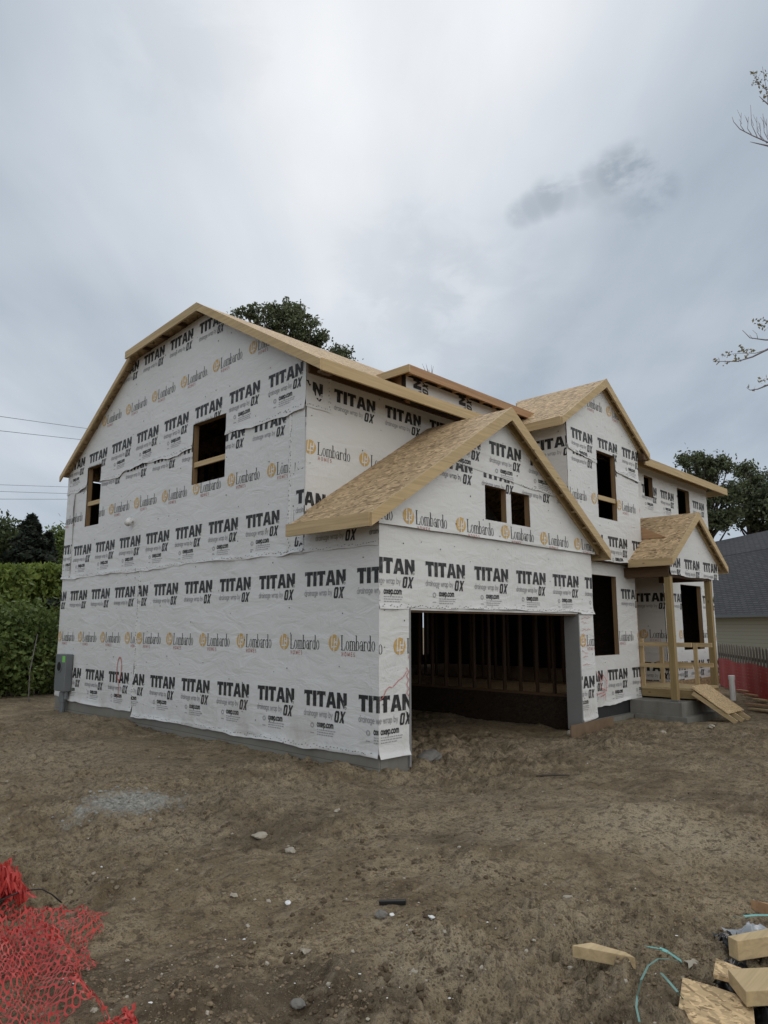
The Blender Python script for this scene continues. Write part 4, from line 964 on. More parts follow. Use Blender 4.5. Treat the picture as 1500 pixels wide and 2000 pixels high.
# lower shrubs in front of the hedge
for px, dist, hh, wv, lab in ((20, 22.5, 2.0, 1.3, 'low green shrub in front of the vine covered hedge'), (75, 22.8, 2.6, 1.2, 'leafy shrub between hedge and house corner'), (-40, 22.0, 2.8, 1.3, 'rounded green shrub cut by the left edge of the view')):
    p = ond(px, 1300, dist); tree('shrub', lab, 'shrub', (p.x, p.y, 0), [((p.x, p.y, hh * .52), (wv, wv * .8, hh * .5), 1)], .13, M['leaf_mid'], 60, 4200, .26, .04, 'shrubs left of the house')
p = ond(58, 1340, 20.5); t_ = thing('sapling', (p.x, p.y, 0), 'thin pale sapling stem at the foot of the hedge', 'sapling')
MB().tube([(p.x, p.y, -.1), (p.x - .02, p.y, .8), (p.x + .1, p.y + .02, 1.7)], [.016, .012, .006], 6).build('stem', M['twig'], t_, True)
q = ond(62, 1290, 20.5); leaf_mesh('foliage', np.array(q) + RNG.normal(size=(90, 3)) * .3, .09, M['leaf_mid'], t_)
# pale shed beyond the shrubs
p = ond(10, 1290, 30); sh = thing('garden_shed', (p.x, p.y, 0), 'pale low shed glimpsed through leaves at the left edge', 'shed')
b = MB(); b.box(p.x - 1.8, p.x + 1.4, p.y - .8, p.y + 1.2, -.2, 1.5); b.build('wall', M['white_pvc'], sh)
MB().prism([(p.x - 2, p.y - 1, 1.5), (p.x - 2, p.y + 1.4, 1.5), (p.x - 2, p.y + .2, 2.1)], (3.6, 0, 0)).build('roof', M['grey_stone'], sh)
# conifer and dark trees behind the hedge
def conifer(px, pytop, dist, wpx, lab):
    top = ond(px, pytop, dist); k = mpp(dist); H_ = top.z; R_ = wpx * k / 2
    t_ = thing('conifer_tree', (top.x, top.y, 0), lab, 'conifer', G1); n = 9000; r = RNG
    z = r.random(n) ** .8; lay = np.floor(z * 26) / 26 + r.normal(size=n) * .008; rad = R_ * (1 - lay) ** .85 * (.35 + .65 * r.random(n) ** .5) * (1 + .25 * np.sin(lay * 60 + 3)); a = r.random(n) * 6.283
    rad = rad * (1 + .3 * np.sin(a * 5 + np.floor(z * 26) * 2.1))
    P = np.stack([top.x + rad * np.cos(a), top.y + rad * np.sin(a), H_ * (.12 + .88 * lay) - rad * .22], -1)
    leaf_mesh('crown', P, .34, M['needle'], t_, .4); MB().tube([(top.x, top.y, -.3), (top.x, top.y, H_ * .6), (top.x, top.y, H_ * .99)], [.22, .12, .02], 7).build('trunk', M['bark'], t_, True)
conifer(63, 1003, 39, 165, 'pointed dark conifer rising highest above the hedge')
conifer(96, 1038, 40, 80, 'slim ragged conifer right of the tallest pointed conifer')
for px, py, dist, wpx, lab, mt in ((-4, 1022, 42, 84, 'broad dark tree behind the hedge at the left edge', 'leaf_dark'), (122, 1040, 46, 75, 'rounded green tree against the rear corner of the house', 'leaf_mid'), (-70, 1010, 50, 130, 'dark tree mostly beyond the left edge of the view', 'leaf_dark'), (60, 1092, 44, 120, 'low dark tree in front of the pointed conifer', 'leaf_dark'), (160, 1060, 52, 120, 'dark tree hidden behind the wrapped house side', 'leaf_dark')):
    c = ond(px, py, dist); k = mpp(dist); R_ = wpx * k / 2
    tree('leafy_tree', lab, 'tree', (c.x, c.y, 0), [((c.x, c.y, c.z - R_ * .9), (R_, R_, R_ * .95), .55), ((c.x, c.y, max(1.5, c.z - R_ * 2.1)), (R_ * 1.15, R_ * 1.1, R_ * 1.1), .45)], .22, M[mt], 110, 8000, .42, .18, G1)
# oak behind the roof
def oak(lab, dist, spots, leaf, base_px, group, nleaf, mt='leaf_oak', rc=.5, ncl=26):
    k = mpp(dist); bl = []; tot = sum(s[2] ** 2 for s in spots)
    for px, py, rp in spots:
        c = ond(px, py, dist + random.uniform(-1.5, 1.5)); bl.append(((c.x, c.y, c.z), (rp * k * .82, rp * k * .82, rp * k * .68), (rp ** 2) / tot))
    b0 = ond(base_px, 1200, dist); return tree('oak_tree', lab, 'tree', (b0.x, b0.y, 0), bl, leaf, M[mt], ncl * len(spots), nleaf, rc, .34, group)
oak('tall oak crown showing above the ridge of the wrapped house', 42, [(475, 618, 20), (505, 615, 24), (545, 600, 30), (560, 640, 55), (600, 650, 48), (625, 665, 22), (580, 615, 30), (655, 680, 13), (682, 683, 11), (470, 660, 40), (520, 660, 50), (650, 720, 60), (540, 720, 80)], .18, 560, None, 20000, rc=.22, ncl=22)
p0 = ond(845, 760, 46); t_ = thing('bare_tree', (p0.x, p0.y, 0), 'leafless twigs of a bare tree poking above the low red boarded dormer', 'tree')
b = MB(); b.tube([(p0.x, p0.y, -.2), (p0.x, p0.y, 9), tuple(ond(842, 770, 46))], [.2, .14, .05], 6)
for k in range(16):
    s_ = ond(842 + random.uniform(-3, 3), 770 - random.uniform(0, 30), 46); e = ond(840 + random.uniform(-16, 16), 708 + random.uniform(0, 30), 46); b.tube([s_, s_.lerp(e, .5) + Vector((0, 0, .1)), e], [.03, .02, .006], 4, cap=False)
b.build('trunk', M['twig'], t_, True)
# oaks right, beyond the neighbouring house
GO = 'oaks beyond the neighbouring house'
oak('spreading oak directly right of the far end of the wrapped house', 60, [(1345, 905, 22), (1375, 935, 34), (1365, 900, 20), (1400, 915, 25), (1385, 980, 36), (1360, 1010, 26), (1420, 965, 30), (1400, 1015, 26), (1340, 945, 18), (1425, 1010, 22)], .22, 1395, GO, 14000, rc=.29, ncl=13)
oak('dense oak filling the gap above the grey neighbouring roof', 64, [(1460, 925, 24), (1450, 960, 26), (1490, 940, 30), (1480, 990, 36), (1450, 1010, 24), (1520, 970, 40), (1500, 1020, 30)], .22, 1475, GO, 12500, rc=.29, ncl=14)
oak('oak mostly beyond the right edge above the neighbouring roof', 58, [(1590, 910, 50), (1560, 960, 50), (1620, 980, 60), (1540, 1000, 30)], .26, 1590, GO, 10000, rc=.45, ncl=18)

# near tree whose branches reach into the right edge
def limb_tree():
    dist = 15.0; b0 = ond(1760, 1240, dist + .5); t_ = thing('sparse_tree', (b0.x, b0.y, 0), 'sparse half bare tree reaching thin branches in from the right edge against the sky', 'tree')
    T = lambda px, py, d=0: ond(px, py, dist + d)
    tr = MB(); tr.tube([(b0.x, b0.y, -.3), (b0.x, b0.y, 2), T(1750, 800), T(1730, 450), T(1715, 150), T(1705, -60)], [.24, .2, .16, .11, .06, .03], 10); tr.build('trunk', M['bark'], t_, True)
    L = []; rr = random.Random(4)
    def path(pts, r0, r1):
        P = [T(*p) for p in pts]; n = len(P); MB().tube(P, [r0 + (r1 - r0) * i / (n - 1) for i in range(n)], 5, cap=False).build('branch', M['twig'], t_, True)
    path([(1742, 640), (1620, 660), (1540, 672), (1500, 682), (1470, 697), (1440, 706), (1400, 706)], .035, .006)
    path([(1735, 560), (1600, 640), (1530, 663), (1495, 664), (1465, 660), (1450, 645)], .03, .004); path([(1480, 662), (1478, 652), (1470, 645)], .006, .003); path([(1470, 662), (1464, 654)], .005, .003)
    path([(1500, 682), (1475, 690), (1445, 690), (1425, 692)], .008, .003); path([(1745, 720), (1600, 735), (1530, 742), (1500, 752), (1480, 760), (1465, 762), (1458, 757)], .03, .003)
    path([(1728, 430), (1620, 340), (1540, 293), (1500, 285), (1478, 280), (1465, 277)], .035, .004)
    path([(1560, 303), (1500, 278), (1470, 265), (1445, 252), (1433, 238), (1430, 228)], .016, .003)
    for a, c in (((1480, 270), (1466, 205)), ((1455, 258), (1448, 220)), ((1490, 275), (1478, 228)), ((1468, 263), (1462, 228)), ((1498, 280), (1484, 240)), ((1505, 282), (1490, 222)), ((1510, 284), (1497, 232))):
        m_ = ((a[0] + c[0]) / 2 - 5, (a[1] + c[1]) / 2 + 6); path([a, m_, c], .008, .003)
        for q in range(2): f = rr.uniform(.3, .8); p = (a[0] + (c[0] - a[0]) * f - 3, a[1] + (c[1] - a[1]) * f); path([p, (p[0] - rr.uniform(3, 8), p[1] - rr.uniform(6, 18))], .004, .002)
    path([(1720, 250), (1600, 215), (1530, 212), (1502, 205), (1490, 195), (1483, 188)], .03, .004); path([(1500, 200), (1496, 170), (1489, 130)], .007, .003); path([(1530, 212), (1500, 180), (1480, 160), (1470, 143)], .008, .003); path([(1525, 190), (1505, 165), (1493, 150)], .006, .003)
    for px, py, n, s_ in ((1470, 145, 14, 5), (1474, 165, 16, 6), (1480, 158, 14, 5), (1494, 150, 26, 7), (1492, 172, 24, 7), (1498, 190, 18, 6), (1510, 170, 40, 10), (1485, 630, 20, 6), (1492, 640, 18, 5), (1480, 634, 12, 4), (1500, 630, 16, 6), (1448, 680, 16, 4), (1457, 688, 22, 5), (1470, 685, 12, 4), (1412, 692, 14, 4), (1428, 691, 16, 5), (1438, 703, 14, 4), (1393, 704, 8, 3), (1402, 708, 8, 3), (1420, 708, 12, 4), (1434, 700, 10, 3), (1497, 742, 24, 6), (1487, 745, 12, 4), (1462, 757, 6, 2), (1473, 763, 8, 3)):
        k = mpp(dist); c = T(px, py); L.append(np.array(c) + RNG.normal(size=(max(3, int(n * .6)), 3)) * s_ * k * .75)
    leaf_mesh('leaves', np.vstack(L), .062, M['leaf_dry'], t_)
limb_tree()

# ------------------------------------------------------------------ power lines left of the house
for i, (y0, y1, d0, d1, lab) in enumerate(((800, 826, 34, 40, 'uppermost power line left of the house'), (828, 849, 34, 40, 'power line just below the uppermost one'), (934, 942, 36, 42, 'thin power line above the lowest pair of wires'), (947, 955, 36, 42, 'middle wire of the low group of three'), (962, 965, 36, 42, 'lowest power line, just above the trees'))):
    a = ond(0, y0, d0); c = ond(165, y1, d1); dirn = (c - a); A_ = a - dirn * 5; B_ = c + dirn * 4; pts = []
    for k in range(25):
        f = k / 24; p = A_.lerp(B_, f); p.z += .35 * ((2 * f - 1) ** 2) - .3; pts.append(p)
    tag(MB().tube(pts, .012 if i < 2 else .009, 5).build('power_line', M['black_rubber'], None, True), lab, 'power line', 'power lines left of the house')

# ------------------------------------------------------------------ neighbouring house, fence and netting on the right
m, t = mat('grey_shingles'); co = objco(t); br_ = t.n('ShaderNodeTexBrick', ins={'Vector': t.mapping(co, rot=(0, 0, 0)), 'Color1': (0.088, 0.09, 0.095, 1), 'Color2': (0.055, 0.057, 0.061, 1), 'Mortar': (0.02, 0.021, 0.023, 1), 'Scale': 1.0, 'Mortar Size': 0.03, 'Brick Width': 0.5, 'Row Height': 0.17})
uvn = t.n('ShaderNodeUVMap').outputs[0]; t.t.links.new(uvn, br_.inputs['Vector'])
finish(t, t.mix(t.math('MULTIPLY', t.noise(uvn, 1.3, 4), .5), br_.outputs[0], (0.05, 0.051, 0.055)), .9, br_.outputs['Fac'], -.5, .02, .2); M['shingle'] = m
m, t = mat('beige_lap_siding'); co = objco(t); zz = t.n('ShaderNodeSeparateXYZ', ins={0: co}).outputs[2]
st = t.math('FRACT', t.math('DIVIDE', zz, .18)); finish(t, t.mix(t.ramp(st, [(0.0, 1.0), (0.12, 0.0)]), (0.36, 0.335, 0.255), (0.15, 0.14, 0.11)), .6, st, .4, .02, .3); M['siding'] = m
P0 = onz(1401, 1204, 2.4); P1 = onz(1500, 1201.6, 2.4); dn = (P1 - P0); dn.z = 0; dn.normalize(); nb = Vector((dn.y, -dn.x, 0)); nb = nb if nb.dot(c_h) > 0 else -nb
Ca = P0 - dn * 22; Cb = P0 + dn * 14
nh = thing('neighbour_house', (P0.x, P0.y, 0), 'low neighbouring house with grey shingle roof and beige siding behind the fence', 'house')
def up_(p, z): return (p.x, p.y, z)
b = MB(); i0 = nb * .5; b.prism([up_(Ca + i0, -.3), up_(Cb + i0, -.3), up_(Cb + i0, 2.45), up_(Ca + i0, 2.45)], tuple(nb * 7)); b.build('wall', M['siding'], nh)
def roof_quad(a, c, za, rise, run, name, off=0.0):
    v = [Vector(up_(a + nb * off, za)), Vector(up_(c + nb * off, za)), Vector(up_(c + nb * (off + run), za + rise)), Vector(up_(a + nb * (off + run), za + rise))]
    mb_ = MB(); mb_.prism(v, (0, 0, -.06)); o = mb_.build(name, M['shingle'], nh); uv = o.data.uv_layers.new(name='UVMap')
    for lp in o.data.loops:
        q = o.data.vertices[lp.vertex_index].co; d_ = q - v[0]; uv.data[lp.index].uv = (d_.dot(dn), d_.dot(nb) * math.hypot(rise, run) / run)
k = mpp(math.hypot(P0.x, P0.y)); rise1 = 3.75
roof_quad(Ca, Cb, 2.46, rise1, 4.5, 'roof')
roof_quad(Ca - dn * 2, Cb, 2.46 + rise1 + .02, 1.55, 2.6, 'roof', 4.5)
MB().board(up_(Ca - nb * .06, 2.40), up_(Cb - nb * .06, 2.40), .12, .13).build('gutter', M['grey_metal'], nh)
MB().board(up_(Ca + nb * .2, 2.34), up_(Cb + nb * .2, 2.34), .5, .03).build('soffit', M['siding'], nh)

m, t = mat('weathered_fence'); co = objco(t); rnd = t.n('ShaderNodeNewGeometry').outputs['Random Per Island']; n_ = t.noise(t.mapping(co, (9, 9, .8)), 2, 4)
finish(t, t.mix(t.math('ADD', t.math('MULTIPLY', rnd, .6), t.math('MULTIPLY', n_, .4)), (0.07, 0.06, 0.05), (0.25, 0.22, 0.19)), .9, n_, .3, .004, .15); M['fence'] = m
F0 = onz(1402, 1257, 1.34); F1 = onz(1500, 1267, 1.34); fd = (F1 - F0); fd.z = 0; FL = fd.length; fd.normalize(); fn = Vector((fd.y, -fd.x, 0)); fn = -fn if fn.dot(F0) > 0 else fn
fe = thing('wooden_fence', up_(F0, 0), 'weathered wooden picket fence with pointed tops beyond the porch', 'fence')
nP = 0; x = -3.0; rr = random.Random(8); bm_ = []
while x < FL + 3.5 and nP < 96:
    b = MB(); z1 = 1.34 + rr.uniform(-.025, .025); wd = .125; a = F0 + fd * x; off = -fn * (.03 if nP % 2 else 0); a = a + off; c = a + fd * wd
    b.prism([up_(a, 0), up_(c, 0), up_(c, z1 - .05), up_(c - fd * .03, z1), up_(a + fd * .03, z1), up_(a, z1 - .05)], tuple(-fn * .018)); b.build('picket', M['fence'], fe); nP += 1; x += wd + .012 + (.02 if nP % 2 else 0)
for z in (.35, 1.0): MB().board(up_(F0 - fd * 3 - fn * .09, z), up_(F0 + fd * (FL + 3.5) - fn * .09, z), .04, .09).build('rail', M['fence'], fe)

def net_mat(name, col):
    m, t = mat(name); co = objco(t); n = t.noise(co, 14, 4, .6)
    c = t.mix(t.ramp(n, [(.35, 0.), (.75, 1.)]), [v * .72 for v in col], col)
    a = t.n('ShaderNodeBsdfPrincipled', ins={'Base Color': c, 'Roughness': .45, 'Specular IOR Level': .35}); b = t.n('ShaderNodeBsdfTranslucent', ins={0: c})
    mx = t.n('ShaderNodeMixShader', ins={0: .22, 1: a.outputs[0], 2: b.outputs[0]}); t.n('ShaderNodeOutputMaterial', ins={0: mx.outputs[0]}); return m
M['net'] = net_mat('red_plastic_mesh', (0.62, 0.078, 0.066))
def mesh_sheet(b, fn_, ns, nt, hole=.72, jit=0.0, skip=lambda i, j: False, oct_=8):
    """a sheet of plastic mesh: every cell is a frame round a rounded hole; fn_(s, t) with s, t in 0..1"""
    for i in range(ns):
        for j in range(nt):
            if skip(i, j): continue
            cs, ct = (i + .5) / ns, (j + .5) / nt; o = []; h = []
            for q in range(oct_):
                a = 2 * math.pi * (q + .5) / oct_; ca, sa = math.cos(a), math.sin(a); k = 1 / max(abs(ca), abs(sa))
                o.append(fn_(cs + ca * k * .5 / ns, ct + sa * k * .5 / nt)); kk = hole * .5 * (1 + .12 * (k - 1)); h.append(fn_(cs + ca * kk / ns, ct + sa * kk / nt))
            for q in range(oct_):
                w_ = (q + 1) % oct_; b.poly([o[q], o[w_], h[w_], h[q]])
def fence_net(s, t_):
    p = F0 + fd * (-3 + s * (FL + 6.3)) + fn * (.05 + .02 * math.sin(s * 60)); return (p.x, p.y, .02 + t_ * (.86 + .03 * math.sin(s * 23)))
b = MB(); mesh_sheet(b, fence_net, 130, 10, .34, oct_=4)
M['net_far'] = simple('faded_red_netting', (0.34, 0.03, 0.026), .6, .2, 9)
tag(b.build('safety_netting', M['net_far']), 'red plastic safety netting strung along the lower fence', 'netting')

# white pipe and lumber pile by the fence
pp = onz(1432, 1365, 0.0); pr = thing('vent_pipe', (pp.x, pp.y, 0), 'short white plastic pipe standing upright in the dirt before the red netting', 'pipe')
MB().tube([(pp.x, pp.y, -.3), (pp.x, pp.y, .50)], .072, 18).build('pipe', M['white_pvc'], pr); MB().tube([(pp.x, pp.y, .50), (pp.x, pp.y, .60), (pp.x, pp.y, .61)], [.084, .084, .07], 18).build('cap', M['white_pvc'], pr)
for i, (xa, ya, xb, yb, lab) in enumerate(((1448, 1352, 1560, 1364, 'uppermost long board of the lumber pile by the netting'), (1441, 1357, 1550, 1371, 'second board of the lumber pile, nearest the white pipe'), (1457, 1364, 1560, 1378, 'third board down in the lumber pile by the netting'), (1475, 1372, 1570, 1386, 'fourth board down, lying flat in the lumber pile'), (1460, 1380, 1565, 1392, 'dark weathered board second from the front of the lumber pile'), (1466, 1388, 1570, 1400, 'front board of the lumber pile by the fence'))):
    a = ong(xa, ya, .05 + .02 * (5 - i)); c = ong(xb, yb, .05 + .02 * (5 - i))
    tag(MB().board(a, c, .14, .04).build('lumber_board', M['red_x' if i in (1, 2, 4) else 'wood_x'], bevel=.004), lab, 'board', 'boards stacked by the fence')

# ------------------------------------------------------------------ red mesh heap in the left foreground
def quad_sheet(corners, amp, seed, base=.03, fr=3.0, ridge=None):
    P = [ong(*c) for c in corners]
    def f(s, t_):
        a = P[0].lerp(P[1], s); c = P[3].lerp(P[2], s); p = a.lerp(c, t_)
        wx = float(fbm(s * fr + seed, t_ * fr + seed * 2, 3)); wy = float(fbm(s * fr + 40 + seed, t_ * fr, 3)); h = float(fbm(s * fr * 1.3 + 9 + seed, t_ * fr * 1.3 + 5, 3))
        x, y = p.x + wx * .10, p.y + wy * .10; z = gh(x, y) + base + amp * abs(h) * 1.6
        if ridge: z += ridge(s, t_)
        return (x, y, z)
    return f
nt_ = thing('safety_net_heap', ong(60, 1880), 'crumpled red plastic safety netting heaped in the bottom left corner', 'netting')
rr = random.Random(2)
b = MB(); mesh_sheet(b, quad_sheet([(-60, 1775), (222, 1792), (150, 1905), (-60, 1925)], .06, 1.3, .015, 2.6), 22, 12, .76, skip=lambda i, j: rr.random() < .02); b.build('net_sheet', M['net'], nt_)
b = MB(); mesh_sheet(b, quad_sheet([(-60, 1840), (90, 1838), (200, 2040), (-40, 2080)], .07, 5.1, .05, 2.0, lambda s, t_: .10 * math.exp(-((s - .82) / .12) ** 2)), 17, 18, .74, skip=lambda i, j: rr.random() < .015); b.build('net_sheet', M['net'], nt_)
b = MB(); mesh_sheet(b, quad_sheet([(-50, 1722), (6, 1714), (60, 1782), (-50, 1800)], .16, 8.2, .03, 3.6), 14, 11, .6); mesh_sheet(b, quad_sheet([(-50, 1735), (25, 1735), (55, 1785), (-50, 1800)], .16, 3.2, .08, 4.0), 12, 9, .5); b.build('net_sheet', M['net'], nt_)
b = MB(); mesh_sheet(b, quad_sheet([(205, 2004), (262, 1990), (270, 2050), (195, 2050)], .05, 2.2, .01, 3.0), 8, 7, .6); b.build('net_sheet', M['net'], nt_)
pts = [ong(px, py, .10 + dz_) for px, py, dz_ in ((-40, 1806, 0), (-20, 1802, .01), (0, 1796, .02), (20, 1788, .025), (40, 1781, .03), (60, 1776, .028), (80, 1773, .02), (100, 1771, -.02), (120, 1772, -.07))]
tag(MB().tube(pts, .005, 7).build('plastic_hose', M['black_rubber'], None, True), 'thin black hose lying across the red netting heap', 'hose')

# ------------------------------------------------------------------ lumber scraps, right foreground
def scrap(name, px_loop, z0, h, material, label, cat, bevel=.004, tilt=0.0, group=None):
    """an offcut: outline of its top given where it lies, with real thickness"""
    P = [onz(x, y, z0 + h) for x, y in px_loop]; top = [Vector((p.x, p.y, z0 + h + tilt * i)) for i, p in enumerate(P)]
    o = MB().prism([tuple(p) for p in top], (0, 0, -h)).build(name, material, None, bevel=bevel); return tag(o, label, cat, group)
GS = 'sawn wood scraps in the foreground'
zb_ = gh(*ong(1180, 1865)[:2])
scrap('lumber_offcut', [(1117, 1846), (1155, 1840), (1222, 1859), (1241, 1870)], zb_ + .005, .062, M['wood_x'], 'pointed wooden offcut lying alone on the dirt, left of the debris pile', 'offcut', group=GS)
q = ong(1430, 1930); zq = q.z
def block(loop, z0, h, material, lab): return scrap('lumber_offcut', loop, z0, h, material, lab, 'offcut', group=GS)
block([(1421, 1828), (1440, 1838), (1560, 1820), (1540, 1805)], zq + .10, .10, M['wood_x'], 'thick wooden block on top of the debris pile at the right edge')
block([(1421, 1892), (1456, 1936), (1580, 1930), (1560, 1886)], zq + .06, .07, M['wood_x'], 'wide wooden block lying lower in the debris pile')
block([(1466, 1757), (1480, 1760), (1540, 1778), (1530, 1770)], gh(*ong(1490, 1775)[:2]), .07, M['red_x'], 'small two toned wood scrap cut by the right edge above the pile')
scrap('osb_offcut', [(1333, 1908), (1400, 1928), (1470, 1952), (1480, 2060), (1300, 2060), (1322, 1990)], zq + .02, .022, M['osb_big'], 'large flaky strand board offcut at the front of the debris pile', 'board scrap', .002)
scrap('osb_offcut', [(1398, 1871), (1448, 1890), (1440, 1915), (1393, 1902)], zq + .07, .022, M['osb_big'], 'small strand board offcut tucked under the wooden blocks', 'board scrap', .002)
scrap('osb_offcut', [(1290, 2000), (1330, 1988), (1400, 2040), (1290, 2060)], zq + .0, .022, M['osb_big'], 'strand board sliver at the very bottom edge below the larger offcut', 'board scrap', .002)
def crumple(name, corners, mat_, label, cat, amp, seed, base, fr=3.0, n=26):
    f = quad_sheet(corners, amp, seed, base, fr); b = MB()
    for i in range(n + 1):
        for j in range(n + 1): b.v.append(f(i / n, j / n))
    for i in range(n):
        for j in range(n): a = i * (n + 1) + j; b.f.append((a, a + n + 1, a + n + 2, a + 1)); b.m.append(0)
    o = b.build(name, mat_, None, True); return tag(o, label, cat)
M['grey_sheet'] = simple('grey_plastic_film', (0.30, 0.32, 0.34), .3, .25, 5, .5, .3); M['black_sheet'] = simple('black_plastic_film', (0.012, 0.012, 0.014), .35, .2, 5, .5, .3)
crumple('plastic_sheet', [(1428, 1862), (1560, 1850), (1570, 1905), (1440, 1895)], M['grey_sheet'], 'crumpled grey plastic film between the two wooden blocks', 'plastic sheet', .05, 4.4, .09, 2.2)
crumple('plastic_sheet', [(1398, 1850), (1425, 1850), (1450, 1890), (1402, 1872)], M['black_sheet'], 'small black plastic scrap at the left of the top block', 'plastic sheet', .015, 6.4, .05, 2.0)
crumple('plastic_sheet', [(1380, 1908), (1500, 1940), (1580, 2060), (1470, 2050)], M['black_sheet'], 'black plastic film under the lower wooden block', 'plastic sheet', .05, 2.4, .025)
M['teal_dull'] = simple('dull_teal_strapping', (0.13, 0.25, 0.225), .45, .2, 8, .35, .1); M['teal'] = simple('teal_strapping', (0.17, 0.42, 0.39), .35, .12, 8, .4, .1)
def strap(pts, wd, label):
    P = [ong(px, py, dz_ + .02) for px, py, dz_ in pts]; b = MB()
    for i in range(len(P) - 1):
        a, c = P[i], P[i + 1]; d = (c - a).normalized(); s_ = d.cross(Vector((0, 0, 1))).normalized() * wd / 2; e = Vector((0, 0, .002))
        b.hexa([a - s_, a + s_, c + s_, c - s_, a - s_ + e, a + s_ + e, c + s_ + e, c - s_ + e])
    tag(b.build('plastic_strap', M['teal'] if wd > .02 else M['teal_dull']), label, 'strap', 'teal packing straps in the debris')
strap([(1266, 1880, .06), (1290, 1888, .075), (1306, 1893, .07), (1333, 1908, .06)], .035, 'flat bright teal strap end lying across the dirt')
strap([(1335, 1908, .05), (1310, 1908, .07), (1288, 1912, .08), (1268, 1928, .08), (1254, 1950, .06), (1246, 1972, .04), (1244, 1990, .03), (1250, 2015, .02)], .010, 'curled loop of teal strap left of the strand board')
strap([(1292, 1925, .04), (1306, 1945, .05), (1325, 1964, .04), (1340, 1975, .02)], .014, 'short teal strap inside the curled loop')
strap([(1434, 1808, .03), (1455, 1813, .05), (1480, 1811, .05), (1540, 1808, .04)], .025, 'teal strap beside the top of the debris pile at the right edge')

# ------------------------------------------------------------------ scattered bits
def rock(name, px, py, size, squash, mat_, label, cat, seed, group=None, lift=.25):
    import bmesh
    bm = bmesh.new(); bmesh.ops.create_icosphere(bm, subdivisions=3, radius=1); rs = np.random.default_rng(seed); o_ = rs.random(3) * 50
    p = ong(px, py)
    for v in bm.verts:
        d = v.co.copy(); f = 1 + .55 * float(fbm(d.x * 1.1 + o_[0] + d.z, d.y * 1.1 + o_[1] - d.z * .7, 3)); v.co = Vector((d.x * size[0] * f, d.y * size[1] * f, d.z * squash * f))
    me = bpy.data.meshes.new(name); bm.to_mesh(me); bm.free(); me.materials.append(mat_)
    o = link(name, me); o.location = (p.x, p.y, p.z + squash * lift); o.rotation_euler = (0, 0, rs.random() * 6); return tag(o, label, cat, group)
rock('broken_concrete', 838, 1481, (.34, .17), .085, M['grey_stone'], 'flat broken concrete lump at the left foot of the garage opening', 'rubble', 3)
rock('broken_concrete', 868, 1474, (.16, .12), .07, M['clod'], 'brown clod beside the flat concrete lump in the garage opening', 'rubble', 5)
GR = 'stones lying about the dirt'
rock('stone', 507, 1633, (.085, .055), .03, M['stone'], 'pale flat stone lying alone left of centre on the dirt', 'stone', 11, GR)
rock('stone', 567, 1662, (.07, .045), .025, M['stone'], 'second pale stone a little nearer than the flat one', 'stone', 12, GR)
rock('stone', 582, 1962, (.035, .03), .018, M['grey_stone'], 'tan stone near the bottom edge of the picture', 'stone', 14, GR)
rock('stone', 745, 1788, (.05, .04), .03, M['grey_stone'], 'round grey stone just below the black strip of wood', 'stone', 15, GR)
rock('stone', 1118, 1435, (.12, .09), .07, M['stone'], 'stone against the board at the right garage pier', 'stone', 16, GR)
rock('stone', 1112, 1757, (.05, .04), .025, M['stone'], 'pale pebble on the dirt above the pointed offcut', 'stone', 17, GR)
rock('stone', 1295, 1432, (.10, .07), .04, M['stone'], 'light stone on the dirt in front of the stoop', 'stone', 18, GR)
rock('stone', 1390, 1420, (.09, .07), .04, M['stone'], 'light stone near the bottom of the plywood ramp', 'stone', 19, GR)
a = ong(741, 1769, .02); c = ong(793, 1768, .02); tag(MB().board(a, c, .035, .03).build('wood_strip', M['black_rubber'], bevel=.004), 'charred black strip of wood lying flat in the middle foreground', 'wood strip')
a = ong(1048, 1519, .02); c = ong(1112, 1518, .02); tag(MB().tube([a, a.lerp(c, .5) + Vector((0, 0, .015)), c], [.012, .018, .01], 6).build('stick', M['bark'], None, True), 'short stick on the dirt before the garage opening', 'stick')
M['muddy'] = simple('muddy_brown_board', (0.16, 0.11, 0.07), .85, .4, 5, .2, .3)
a = ong(1112, 1436); c = ong(1238, 1412); a.y = c.y = YF - .22; a.x = onz(1112, 1430).x; 
tag(MB().prism([(12.0, 6.80, -.12), (13.9, 6.92, -.12), (13.9, 6.92, .10), (12.0, 6.80, .115)], (0, .02, 0)).build('board_strip', M['muddy']), 'brown board standing on edge at the foot of the right garage pier', 'board')
for px, py, s_, lab in ((563, 1764, .03, 'crumpled bright foil scrap left of the black wood strip'), (842, 1792, .03, 'bright foil scrap right of the black wood strip'), (765, 1788, .025, 'tiny white scrap beside the round grey stone')):
    rock('paper_scrap', px, py, (s_, s_ * .7), .012, M['white_pvc'], lab, 'scrap', int(px), 'white scraps on the dirt')
def leaf_litter(px, py, s_, lab):
    p = ong(px, py, .012); b = MB(); a0 = random.uniform(0, 6); n = 10; pts = []
    for k in range(n): r_ = s_ * (1 if k % 2 else .55); a = a0 + k * 2 * math.pi / n; pts.append((p.x + r_ * math.cos(a), p.y + r_ * math.sin(a) * .7, p.z + .012 * math.sin(k * 1.9)))
    b.v += pts + [(p.x, p.y, p.z + .015)]
    for k in range(n): b.f.append((k, (k + 1) % n, n)); b.m.append(0)
    tag(b.build('dead_leaf', M['stone']), lab, 'leaf', 'dead leaves on the dirt')
leaf_litter(808, 1905, .055, 'pale curled dead leaf below centre'); leaf_litter(595, 1862, .05, 'dead leaf near the bottom, left of centre'); leaf_litter(660, 1585, .06, 'dead leaf on the dirt in front of the garage corner'); leaf_litter(455, 1752, .05, 'dead leaf among clods at the left')
leaf_litter(1352, 1885, .06, 'dead leaf between the pointed offcut and the debris pile')

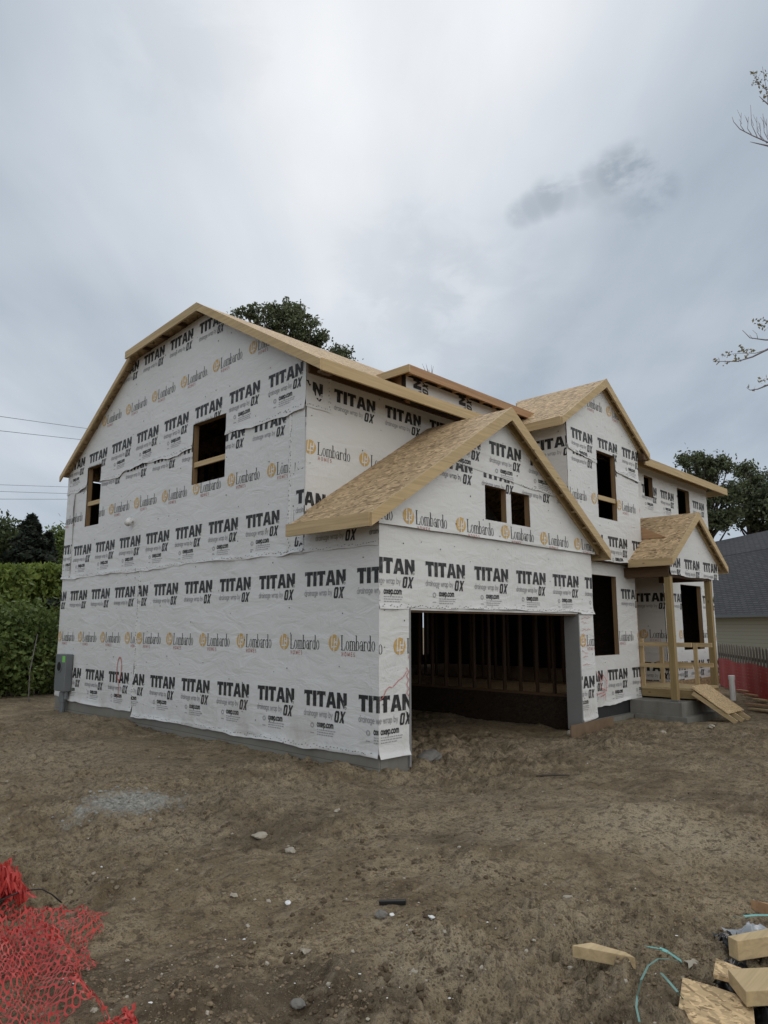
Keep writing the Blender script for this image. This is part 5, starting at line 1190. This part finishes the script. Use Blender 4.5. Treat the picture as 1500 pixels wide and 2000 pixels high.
# clods, pebbles and chips nobody could count
M['clod2'] = simple('dark_soil', (0.11, 0.082, 0.055), 0.95, 0.4, 20, 0.1, 0.5)
def scatter(name, n, smin, smax, mat_, label, spread, seed, squash=.6, pts=None):
    rs = np.random.default_rng(seed); px = rs.uniform(-60, 1560, n * 3); py = 1420 + (2080 - 1420) * rs.random(n * 3) ** .8; V = []; Fc = []
    g_ = .8506; h_ = .5257; base = [(-h_, g_, 0), (h_, g_, 0), (-h_, -g_, 0), (h_, -g_, 0), (0, -h_, g_), (0, h_, g_), (0, -h_, -g_), (0, h_, -g_), (g_, 0, -h_), (g_, 0, h_), (-g_, 0, -h_), (-g_, 0, h_)]
    fc = [(0, 11, 5), (0, 5, 1), (0, 1, 7), (0, 7, 10), (0, 10, 11), (1, 5, 9), (5, 11, 4), (11, 10, 2), (10, 7, 6), (7, 1, 8), (3, 9, 4), (3, 4, 2), (3, 2, 6), (3, 6, 8), (3, 8, 9), (4, 9, 5), (2, 4, 11), (6, 2, 10), (8, 6, 7), (9, 8, 1)]
    d = np.stack([np.array(ray(a, b_)) for a, b_ in zip(px, py)]); tt = -EYE / d[:, 2]; X = d[:, 0] * tt; Y = d[:, 1] * tt
    m_ = fbm(X * .9 + seed, Y * .9 + 4, 3); keep = (m_ > spread) & ~((X > 7.0) & (X < 13.4) & (Y > 6.9)) & (Y < 40) & (np.hypot(X, Y) < 20); X, Y = X[keep][:n], Y[keep][:n]
    if pts: X, Y = np.array(pts).T
    Z = ground_h(X, Y)
    for x, y, z in zip(X, Y, Z):
        s_ = smin * (smax / smin) ** (rs.random() ** 2.2); q = rs.uniform(.62, 1.25, (12, 1)); a = rs.random() * 6.28; ca, sa = math.cos(a), math.sin(a); b0 = len(V)
        for (vx, vy, vz), k_ in zip(base, q[:, 0]): vx, vy, vz = vx * k_ * s_, vy * k_ * s_ * .75, vz * k_ * s_ * squash; V.append((x + vx * ca - vy * sa, y + vx * sa + vy * ca, z + vz + s_ * .15))
        Fc += [tuple(b0 + i for i in f) for f in fc]
    me = bpy.data.meshes.new(name); me.from_pydata(V, [], Fc); me.materials.append(mat_); tag(link(name, me), label, name.replace('_', ' '), None, 'stuff')
scatter('dirt_clods', 8000, .004, .021, M['clod'], 'loose brown dirt clods strewn over the bare ground', -.12, 21)
scatter('soil_lumps', 1100, .008, .032, M['clod2'], 'dark crumbly soil lumps heaped in the freshly dug patches', .30, 31, .8)
gq = ong(245, 1562); M['mortar'] = simple('grey_mortar', (0.27, 0.265, 0.245), .9, .35, 18, .15, .4)
rs_ = np.random.default_rng(77); scat_pts = [(gq.x + rs_.normal() * .27, gq.y + rs_.normal() * .24) for _ in range(380)]
scatter('mortar_crumbs', 380, .005, .030, M['mortar'], 'pale grey mortar crumbs spilled on the dirt at the left', -9, 41, .7, scat_pts)
scatter('gravel_chips', 380, .005, .022, M['stone'], 'scattered pale gravel chips and stones on the dirt', -.2, 22)
scatter('wood_shavings', 80, .006, .018, M['white_pvc'], 'tiny white litter specks on the dirt', -.3, 23, .3)
